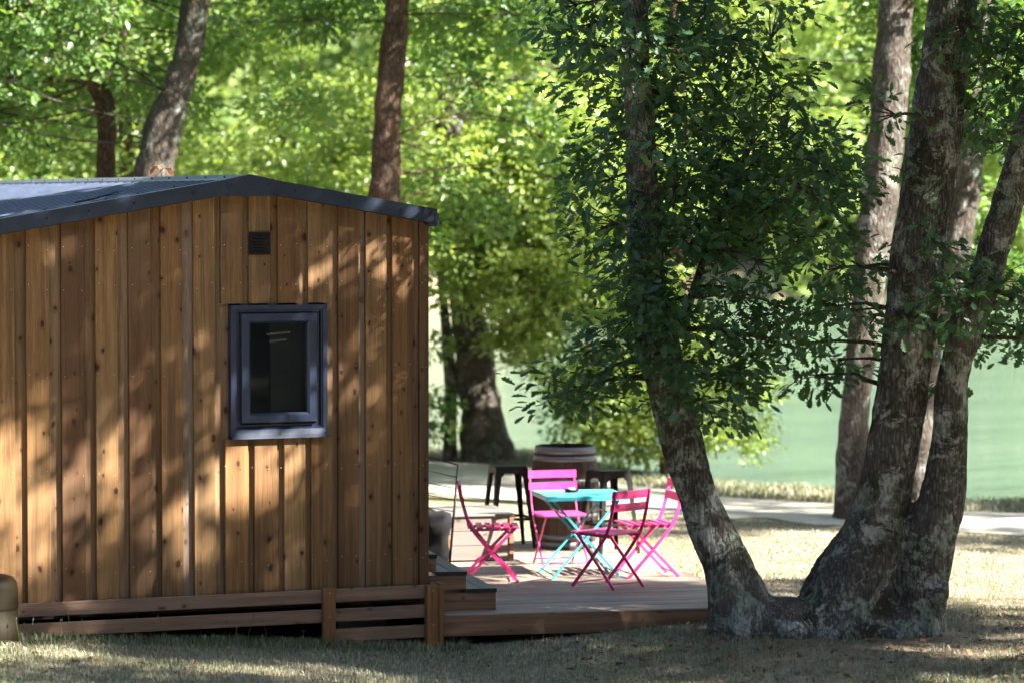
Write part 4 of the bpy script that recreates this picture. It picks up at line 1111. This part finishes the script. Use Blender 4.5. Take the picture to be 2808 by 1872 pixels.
# ================================================================= GAS BOTTLE HOUSING AT THE LEFT EDGE
zg = float(height(-2.12, -0.35))
gas = empty('gas_bottle_cover', (-2.125, -0.36, zg))
tag(gas, 'olive brown plastic cover with rounded top at the left edge of the lawn', 'cover')
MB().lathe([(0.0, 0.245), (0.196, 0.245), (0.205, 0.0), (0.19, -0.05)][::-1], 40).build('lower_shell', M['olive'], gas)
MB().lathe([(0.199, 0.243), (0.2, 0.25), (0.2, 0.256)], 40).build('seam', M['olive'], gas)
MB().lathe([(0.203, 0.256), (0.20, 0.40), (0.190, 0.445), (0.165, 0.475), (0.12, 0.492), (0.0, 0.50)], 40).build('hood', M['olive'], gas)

# ================================================================= DECK
DR = R(-10.4)
O = (1.51, -0.14)
DT = 0.17
deck = empty('wooden_deck', (O[0], O[1], DT), DR)
tag(deck, 'low timber deck of long brown planks beside the cabin', 'deck')
ca, sa = math.cos(DR), math.sin(DR)
UMAX = 2.66
v = 0.0
k = 0
while v < 5.35:
    u0 = -(v * 0.1805) / 0.9836 + (-0.02)
    x0w = O[0] + u0 * ca - v * sa
    ul = max(-0.15, -0.8) if False else max(u0, -1.0)
    u1 = UMAX + random.uniform(-0.012, 0.012)
    L = u1 - ul
    mb = MB(); mb.box(-L / 2, L / 2, 0, 0.138, -0.027, 0, 0.004)
    o = mb.build('plank', M['deck'], deck); o.location = ((ul + u1) / 2, v, random.uniform(-0.0015, 0.0015)); o.rotation_euler = (0, 0, random.uniform(-0.0012, 0.0012))
    v += 0.144; k += 1
mb = MB(); mb.box(-0.02, UMAX - 0.01, -0.032, -0.004, -0.17, -0.004, 0.004); mb.build('edge_board', M['step'], deck)
mb = MB(); mb.box(UMAX - 0.035, UMAX - 0.008, 0.0, 5.34, -0.17, -0.029, 0.004); mb.build('edge_board', M['step'], deck)
for kk in range(6):
    mb = MB(); mb.box(0.02, UMAX - 0.05, 0.1 + kk * 1.02, 0.16 + kk * 1.02, -0.15, -0.029); mb.build('joist', M['dark'], deck)

# ================================================================= STEPS
steps = empty('wooden_steps', (O[0], O[1], DT), DR)
tag(steps, 'three brown wooden steps rising from the deck to the cabin door', 'steps')
V0, V1 = 0.20, 1.75
for i, (ue, zt) in enumerate(((0.485, 0.172), (0.245, 0.312), (0.005, 0.452))):
    z0 = 0.002 if i == 0 else (0.172, 0.312)[i - 1] + 0.001
    ub = -0.42 + i * 0.0
    if i < 2:
        lo = -0.30
    else:
        lo = -0.30
    mb = MB(); mb.box(lo, ue - 0.006, V0 + 0.004, V0 + 0.032, z0, zt - 0.030, 0.002)
    mb.build('side_panel', M['step'], steps)
    mb = MB(); mb.box(ue - 0.030, ue - 0.005, V0 + 0.034, V1 - 0.02, z0, zt - 0.030, 0.002)
    mb.build('riser', M['step'], steps)
    for (ua, ub_) in ((ue - 0.245, ue - 0.126), (ue - 0.120, ue)):
        mb = MB(); mb.box(ua, ub_, V0 + 0.004, V1, zt - 0.029, zt, 0.003); mb.build('tread', M['tread'], steps)
    mb = MB(); mb.box(ue - 0.245, ue + 0.001, V0 - 0.002, V0 + 0.003, zt - 0.030, zt + 0.001); mb.build('edge_strip', M['blackstrip'], steps)

# ================================================================= STORAGE CHEST
chest = empty('storage_chest', (2.94, 3.39, DT), R(-10.0))
tag(chest, 'weathered grey wooden chest with pale lid on the deck', 'chest')
W_, D_, H_ = 0.60, 0.86, 0.425
for k in range(3):
    z0, z1 = 0.012 + k * 0.131, 0.012 + k * 0.131 + 0.128
    for nm, bx in (('front_board', (0.0, W_, 0.0, 0.022)), ('back_board', (0.0, W_, D_ - 0.022, D_)), ('end_board', (0.0, 0.022, 0.024, D_ - 0.024)), ('end_board', (W_ - 0.022, W_, 0.024, D_ - 0.024))):
        mb = MB(); mb.box(bx[0], bx[1], bx[2], bx[3], z0, z1, 0.003)
        mb.build(nm, M['chest'], chest)
for k in range(5):
    mb = MB(); mb.box(-0.02, W_ + 0.02, -0.02 + k * 0.181, -0.02 + k * 0.181 + 0.177, H_ - 0.02, H_, 0.003); mb.build('lid_board', M['lid'], chest)
for x in (-0.012, W_ - 0.03):
    mb = MB(); mb.box(x, x + 0.042, -0.012, -0.001, 0.0, H_ - 0.022, 0.002); mb.build('corner_batten', M['step'], chest)

# ================================================================= FURNITURE
def flatbar(mb, p, q, w=0.026, t=0.009, up=(1, 0, 0)): mb.bar(p, q, t, w, up)
def chair_proto():
    """folding bistro chair, faces +y"""
    root = empty('folding_chair')
    for s in (-1, 1):
        x = s * 0.205
        mb = MB()
        P = [(x, -0.285, 0.825), (x, -0.262, 0.70), (x, -0.215, 0.53), (x, -0.17, 0.44), (x, 0.0, 0.235), (x, 0.215, 0.0)]
        for a, b in zip(P, P[1:]): mb.bar(a, b, 0.010, 0.027, (0, 1, 0.3))
        mb.build('back_leg', M['pink'], root)
        x = s * 0.178
        mb = MB()
        mb.bar((x, 0.185, 0.445), (x, -0.245, 0.0), 0.010, 0.025, (0, 1, 0.3))
        mb.build('front_leg', M['pink'], root)
        mb = MB(); mb.bar((x - s * 0.008, -0.19, 0.437), (x - s * 0.008, 0.205, 0.447), 0.008, 0.022); mb.build('seat_rail', M['pink'], root)
    for k in range(6):
        y = -0.185 + k * 0.077
        mb = MB(); mb.box(-0.21, 0.21, y - 0.026, y + 0.026, 0.452, 0.466, 0.004); mb.build('seat_slat', M['pink'], root)
    for z, y in ((0.79, -0.270), (0.685, -0.250)):
        mb = MB()
        n = 6
        for i in range(n):
            xa, xb = -0.222 + 0.444 * i / n, -0.222 + 0.444 * (i + 1) / n
            ya, yb = y - 0.012 * (1 - (xa / 0.222) ** 2), y - 0.012 * (1 - (xb / 0.222) ** 2)
            v_ = [(xa, ya, z - .033), (xb, yb, z - .033), (xb, yb - .006, z + .033), (xa, ya - .006, z + .033)]
            v2 = [(p[0], p[1] + .011, p[2]) for p in v_]
            mb.add(v_ + v2, [(0, 1, 2, 3), (7, 6, 5, 4), (0, 4, 5, 1), (3, 2, 6, 7), (0, 3, 7, 4), (1, 5, 6, 2)])
        mb.build('back_slat', M['pink'], root)
    for p, q in (((-.205, .185, .035), (.205, .185, .035)), ((-.178, -.205, .042), (.178, -.205, .042))):
        MB().tube([p, q], 0.006, 8).build('stretcher', M['pink'], root)
    return root
def copy_tree(o, parent=None):
    c = o.copy(); col.objects.link(c); c.parent = parent
    for ch in list(o.children): copy_tree(ch, c)
    return c
proto = chair_proto()
GC = 'pink folding chairs round the turquoise table'
for i, (x, y, deg, lab) in enumerate((
    (2.80, 1.98, -22, 'pink folding chair seen from the side between the steps and the chest'),
    (3.78, 2.78, 172, 'pink folding chair in front of the barrel, behind the turquoise table'),
    (3.50, 1.12, 20, 'pink folding chair nearest the front edge of the deck'),
    (4.14, 1.75, 85, 'pink folding chair by the oak stem at the right side of the deck'))):
    o = proto if i == 0 else copy_tree(proto)
    # deg: heading of the seat front; local +y is the front
    head = {0: -20, 1: 262, 2: 112, 3: 172}[i]
    o.location = (x, y, DT + 0.001); o.rotation_euler = (0, 0, R(head - 90))
    tag(o, lab, 'chair', GC)

table = empty('folding_table', (3.62, 1.98, DT + 0.001), R(-12))
tag(table, 'turquoise folding table with square metal top among the pink chairs', 'table')
mb = MB(); mb.box(-0.36, 0.36, -0.35, 0.35, 0.695, 0.712, 0.004); mb.build('table_top', M['cyan'], table)
mb = MB()
for a, b in (((-.355, -.345), (.355, -.345)), ((.355, -.345), (.355, .345)), ((.355, .345), (-.355, .345)), ((-.355, .345), (-.355, -.345))):
    mb.bar((a[0], a[1], .685), (b[0], b[1], .685), .008, .022)
mb.build('top_rim', M['cyan'], table)
for s in (-1, 1):
    for d in (-1, 1):
        y = s * 0.27 + (0.018 if d > 0 else -0.018) * s
        mb = MB(); mb.bar((d * 0.30, y, 0.69), (-d * 0.30, y, 0.0), 0.011, 0.020, (1, 0, 0)); mb.build('leg', M['cyan'], table)
for x, z in ((0.285, 0.035), (-0.285, 0.035), (0.0, 0.345), (0.20, 0.56), (-0.20, 0.56)):
    MB().tube([(x, -0.27, z), (x, 0.27, z)], 0.007, 8).build('stretcher', M['cyan'], table)

ash = empty('ashtray', (3.58, 2.06, DT + 0.7135), R(15))
tag(ash, 'small dark and white dish lying on the turquoise table', 'dish')
MB().lathe([(0.0, 0.004), (0.055, 0.006), (0.065, 0.028), (0.058, 0.028), (0.048, 0.012), (0.0, 0.010)], 20).build('bowl', M['black'], ash)
MB().lathe([(0.0, 0.045), (0.028, 0.042), (0.036, 0.028), (0.034, 0.012), (0.0, 0.012)], 14, c=(-0.012, -0.005, 0)).build('pebble', M['white'], ash)

# barrel
bar = empty('wine_barrel', (4.45, 4.22, DT), 0)
tag(bar, 'old dark oak barrel with steel hoops standing at the back of the deck', 'barrel')
def bprof(z): return 0.272 + 0.050 * (1 - ((z - 0.475) / 0.475) ** 2)
NS = 24
mb = MB()
zz = [0.0, 0.1, 0.22, 0.35, 0.475, 0.6, 0.73, 0.85, 0.95]
for sgn in (0,):
    a = math.pi / NS * 0.965
    v_, f_ = [], []
    for z in zz:
        r = bprof(z)
        for (rr, aa) in ((r - 0.003, -a), (r, -a * 0.8), (r, a * 0.8), (r - 0.003, a), (r - 0.028, a), (r - 0.028, -a)):
            v_.append((rr * math.cos(aa), rr * math.sin(aa), z))
    for i in range(len(zz) - 1):
        for k in range(6): f_.append((i * 6 + k, i * 6 + (k + 1) % 6, i * 6 + 6 + (k + 1) % 6, i * 6 + 6 + k))
    f_.append(tuple(range(6))); f_.append(tuple(range((len(zz) - 1) * 6, len(zz) * 6)))
    mb.add(v_, f_)
st0 = mb.build('stave', M['stave'], bar)
for k in range(1, NS):
    o = st0.copy(); col.objects.link(o); o.parent = bar; o.rotation_euler = (0, 0, 2 * math.pi * k / NS); o.location.z = random.uniform(-.003, .003)
for z0, z1 in ((0.885, 0.945), (0.815, 0.862), (0.62, 0.655), (0.295, 0.33), (0.088, 0.135), (0.006, 0.066)):
    MB().lathe([(bprof(z0) + .0005, z0), (bprof(z0) + .004, z0), (bprof(z1) + .004, z1), (bprof(z1) + .0005, z1)], 48).build('hoop', M['hoop'], bar)
MB().lathe([(0.0, 0.905), (bprof(.905) - 0.026, 0.905), (bprof(.905) - .026, 0.89)], 32).build('head', M['dark'], bar)

# stools
def stool():
    root = empty('bar_stool')
    mb = MB()
    n = 6; pts = []
    a, r = 0.152, 0.05
    for cx, cy, t0 in ((a - r, a - r, 0), (-(a - r), a - r, 90), (-(a - r), -(a - r), 180), (a - r, -(a - r), 270)):
        for i in range(n + 1):
            t = R(t0 + 90 * i / n); pts.append((cx + r * math.cos(t), cy + r * math.sin(t)))
    m = len(pts)
    v_ = []
    for z, sc_ in ((0.745, 1.04), (0.757, 1.03), (0.762, 0.98), (0.757, 0.90)): v_ += [(x * sc_, y * sc_, z) for x, y in pts]
    f_ = []
    for j in range(3):
        for i in range(m): f_.append((j * m + i, j * m + (i + 1) % m, (j + 1) * m + (i + 1) % m, (j + 1) * m + i))
    f_.append(tuple(range(3 * m, 4 * m))); f_.append(tuple(range(m))[::-1])
    mb.add(v_, f_)
    mb.build('seat', M['black'], root)
    # apron with arched cut-outs on each side
    for q in range(4):
        mb = MB(); Mz = Matrix.Rotation(q * math.pi / 2, 4, 'Z')
        y = -0.152
        xs = [-0.150, -0.095, -0.07, 0.07, 0.095, 0.150]
        lo = [0.655, 0.665, 0.695, 0.695, 0.665, 0.655]
        for i in range(5):
            yy = lambda z: y - (0.744 - z) * 0.085
            q4 = [(xs[i], yy(lo[i]), lo[i]), (xs[i + 1], yy(lo[i + 1]), lo[i + 1]), (xs[i + 1], y, 0.744), (xs[i], y, 0.744)]
            q5 = [(p[0], p[1] + 0.004, p[2]) for p in q4]
            mb.add([Mz @ Vector(p) for p in q4 + q5], [(0, 1, 2, 3), (7, 6, 5, 4), (0, 4, 5, 1), (2, 6, 7, 3)])
        mb.build('apron', M['black'], root)
    for sx in (-1, 1):
        for sy in (-1, 1):
            mb = MB()
            t = Vector((sx * 0.150, sy * 0.150, 0.744)); b = Vector((sx * 0.213, sy * 0.213, 0.0))
            for ax in (Vector((-sx, 0, 0)), Vector((0, -sy, 0))):
                wt, wb = 0.058, 0.026
                nrm = Vector((0, -sy, 0)) if ax.x else Vector((-sx, 0, 0))
                q4 = [t, t + ax * wt, b + ax * wb, b]
                q5 = [p + nrm * 0.004 for p in q4]
                mb.add(q4 + q5, [(0, 1, 2, 3), (7, 6, 5, 4), (0, 4, 5, 1), (2, 6, 7, 3), (1, 5, 6, 2), (0, 3, 7, 4)])
            lg = mb.build('leg', M['black'], root)
            mb = MB(); mb.box(b.x - 0.012 * (1 + sx) , b.x + 0.012 * (1 - sx), b.y - 0.012 * (1 + sy), b.y + 0.012 * (1 - sy), 0.0, 0.02, 0.002); mb.build('foot', M['blackstrip'], lg)
    k = 0.150 + 0.063 * (0.744 - 0.27) / 0.744
    for p, q in (((-k, -k), (k, -k)), ((k, -k), (k, k)), ((k, k), (-k, k)), ((-k, k), (-k, -k))):
        mb = MB(); mb.bar((p[0], p[1], .27), (q[0], q[1], .27), 0.010, 0.026); mb.build('brace', M['black'], root)
    return root
st = stool()
for i, (x, y, r, lab) in enumerate(((3.97, 4.45, -8, 'black metal bar stool left of the barrel'), (4.62, 3.60, 6, 'black metal bar stool in front of the barrel, right side'))):
    o = st if i == 0 else copy_tree(st)
    o.location = (x, y, DT + 0.001); o.rotation_euler = (0, 0, R(r)); tag(o, lab, 'stool', 'bar stools at the barrel')

# black metal lounge frame with hanging dark cloth beside the chest
lo = empty('garden_lounger', (2.66, 2.95, DT + 0.001), R(-12))
tag(lo, 'black metal lounger frame with thin bars and dark cloth beside the steps', 'lounger')
mb = MB()
A = [(-0.16, 0.18, 0.02), (-0.11, 0.42, 0.98), (0.22, 0.10, 0.96 - 0.06), (0.10, -0.15, 0.05)]
mb.tube([A[0], A[1], A[2], A[3]], 0.011, 8); mb.build('frame', M['black'], lo)
for k in range(6):
    t = 0.30 + 0.115 * k
    p = np.array(A[0]) * (1 - t) + np.array(A[1]) * t; q = np.array(A[3]) * (1 - t) + np.array(A[2]) * t
    MB().tube([tuple(p), tuple(q)], 0.004, 6).build('bar', M['black'], lo)
v_, f_ = [], []
for i in range(9):
    for j in range(7):
        t, u = 0.02 + 0.50 * i / 8, j / 6
        p = np.array(A[0]) * (1 - t) + np.array(A[1]) * t; q = np.array(A[3]) * (1 - t) + np.array(A[2]) * t
        c = p * (1 - u) + q * u
        v_.append((c[0] - 0.02 - 0.05 * math.sin(u * math.pi) + 0.012 * math.sin(i * 1.3 + j), c[1], c[2] - 0.01 * math.sin(j * 2.2)))
for i in range(8):
    for j in range(6): f_.append((i * 7 + j, i * 7 + j + 1, i * 7 + j + 8, i * 7 + j + 7))
cl_ = MB().add(v_, f_, True).build('cloth', M['cloth'], lo)
sm_ = cl_.modifiers.new('t', 'SOLIDIFY'); sm_.thickness = 0.006
mb = MB(); mb.tube([A[0], (-0.45, 0.02, 0.01), (-0.2, -0.30, 0.01), A[3]], 0.010, 8); mb.build('foot_bow', M['black'], lo)

# ================================================================= GRASS AND LITTER
def grass(name, label, n, area, hgt, bend, wid, mask=None, dry=0.6):
    P = []
    (t0, t1, s0, s1) = area
    while sum(len(p) for p in P) < n:
        t = rng.uniform(t0, t1, n); s_ = rng.uniform(s0, s1, n)
        x, y = xy_of(t, s_)
        ok = np.ones(n, bool)
        # patchy cover
        den = 0.5 + 0.5 * np.sin(x * 1.7 + 1.3 * np.sin(y * 0.9)) * np.cos(y * 1.9 + 0.7 * np.sin(x * 2.1))
        ok &= rng.random(n) < 0.45 + 0.55 * den
        ok &= rng.random(n) > 0.88 * np.exp(-(((x - 4.4) / 2.3) ** 2 + ((y + 2.1) / 1.5) ** 2))   # trodden earth under the oak
        if mask is not None: ok &= mask(x, y, t, s_)
        P.append(np.stack([x[ok], y[ok]], -1))
    P = np.concatenate(P)[:n]
    z = height(P[:, 0], P[:, 1])
    h = hgt * rng.uniform(0.35, 1.25, n) ** 1.0
    a = rng.uniform(0, 2 * math.pi, n)
    lean = rng.uniform(0.1, 1.0, n) * bend
    d = np.stack([np.cos(a), np.sin(a)], -1)
    w = wid * rng.uniform(0.6, 1.3, n)
    px = np.stack([-d[:, 1], d[:, 0]], -1)
    B = np.column_stack([P, z - 0.005])
    V = np.empty((n, 5, 3))
    V[:, 0] = B - np.column_stack([px * w[:, None], np.zeros(n)]); V[:, 1] = B + np.column_stack([px * w[:, None], np.zeros(n)])
    mid = B + np.column_stack([d * (lean * h * 0.35)[:, None], h * 0.6])
    V[:, 2] = mid + np.column_stack([px * w[:, None] * 0.8, np.zeros(n)]); V[:, 3] = mid - np.column_stack([px * w[:, None] * 0.8, np.zeros(n)])
    V[:, 4] = B + np.column_stack([d * (lean * h)[:, None], h * (1 - 0.3 * lean / max(bend, .01))])
    base = (np.arange(n) * 5)[:, None]
    F = np.concatenate([base + np.array([[0, 1, 2]]), base + np.array([[0, 2, 3]]), base + np.array([[3, 2, 4]])])
    patch = 0.5 + 0.5 * np.sin(P[:, 0] * 1.1 + 2 * np.sin(P[:, 1] * 0.8)) * np.sin(P[:, 1] * 1.3 + 0.8)
    tint = np.clip(rng.normal(dry, 0.28, n) + (patch - 0.5) * 0.45, 0, 1)
    o = np_mesh(name, V.reshape(-1, 3), F, M['grass'], attr=np.repeat(tint, 5))
    tag(o, label, 'grass', kind='stuff')
    return o
def off_deck(x, y, t, s_):
    u = (x - O[0]) * ca + (y - O[1]) * sa; v = -(x - O[0]) * sa + (y - O[1]) * ca
    on = (u > -0.3) & (u < UMAX + 0.03) & (v > -0.04) & (v < 5.4)
    cab = (x > XL) & (x < XR) & (y > 0.25)
    return ~on & ~cab
grass('grass', 'short half dry grass of the lawn in the foreground', 100000, (21.5, 27.6, -4.6, 4.8), 0.045, 1.1, 0.003, off_deck, 0.40)
grass('grass', 'dry yellow grass between the deck and the gravel path', 60000, (27.4, 37.0, -2.0, 6.4), 0.034, 1.1, 0.004, lambda x, y, t, s_: off_deck(x, y, t, s_) & (t < np.interp(s_, [-3, -1.2, 2.4, 4.9, 8], [41, 39.2, 35.7, 34.1, 33.0])), 0.78)
def bankmask(x, y, t, s_):
    return (t > np.interp(s_, [-3, -0.8, 0.4, 1.2, 2.4, 4.9, 8], [44.6, 43.6, 42.6, 40.4, 38.4, 36.6, 35.8]) - 0.1) & (t < shore(s_) + 1.0)
grass('grass', 'taller green grass along the edge of the lake', 26000, (35.5, 47, -3.0, 7.5), 0.09, 1.0, 0.007, bankmask, 0.42)
def fencemask(x, y, t, s_): return (y < -0.02) & (y > -0.42) & (x > -2.6) & (x < 1.7)
grass('grass', 'greener tufts growing along the foot of the low fence', 5000, (23.5, 27, -4.6, 0.6), 0.085, 0.8, 0.004, fencemask, 0.22)
# tall dry stalks with seed heads
mb = MB()
for k in range(70):
    t = random.uniform(22.5, 26.2); s_ = random.uniform(-4, 4)
    if k < 30: x = random.uniform(-2.2, 3.6); y = random.uniform(-0.7, -0.25) if x < 1.5 else random.uniform(-1.2, -0.75)
    else: x, y = xy_of(t, s_)
    z = float(height(x, y)); h = random.uniform(0.10, 0.26); a = random.uniform(0, 6.28); l = random.uniform(0.02, 0.09)
    q = (x + math.cos(a) * l, y + math.sin(a) * l, z + h)
    mb.tube([(x, y, z), (x + math.cos(a) * l * .4, y + math.sin(a) * l * .4, z + h * .6), q], [0.0016, 0.0014, 0.001], 4, True, False)
    mb.tube([q, (q[0], q[1], q[2] + 0.012), (q[0] + .004, q[1], q[2] + 0.03)], [0.001, 0.006, 0.001], 5, True, False)
stalks = mb.build('grass_stalks', M['grass']); tag(stalks, 'thin dry grass stalks with seed heads standing in the lawn', 'grass', kind='stuff')
# leaf litter
n = 3200
t = rng.uniform(21.8, 27.2, n); s_ = rng.uniform(-4.4, 4.6, n)
x, y = xy_of(t, s_); ok = off_deck(x, y, t, s_) & ((s_ > 0.3) | (rng.random(n) < 0.22)); x, y = x[ok], y[ok]; n = len(x)
P = np.stack([x, y, height(x, y) + 0.012 + rng.uniform(0, .015, n)], -1)
D = rng.normal(size=(n, 3)); D[:, 2] *= 0.25
N = rng.normal(size=(n, 3)) * 0.5 + np.array([0, 0, 1.0])
ll = leaf_mesh('fallen_leaves', LB, P, leaf_frames(D, N), rng.uniform(0.03, 0.08, n), M['leaf_dry'], None, rng.random(n), 0.95)
tag(ll, 'scattered brown oak leaves lying on the foreground lawn', 'leaf litter', kind='stuff')
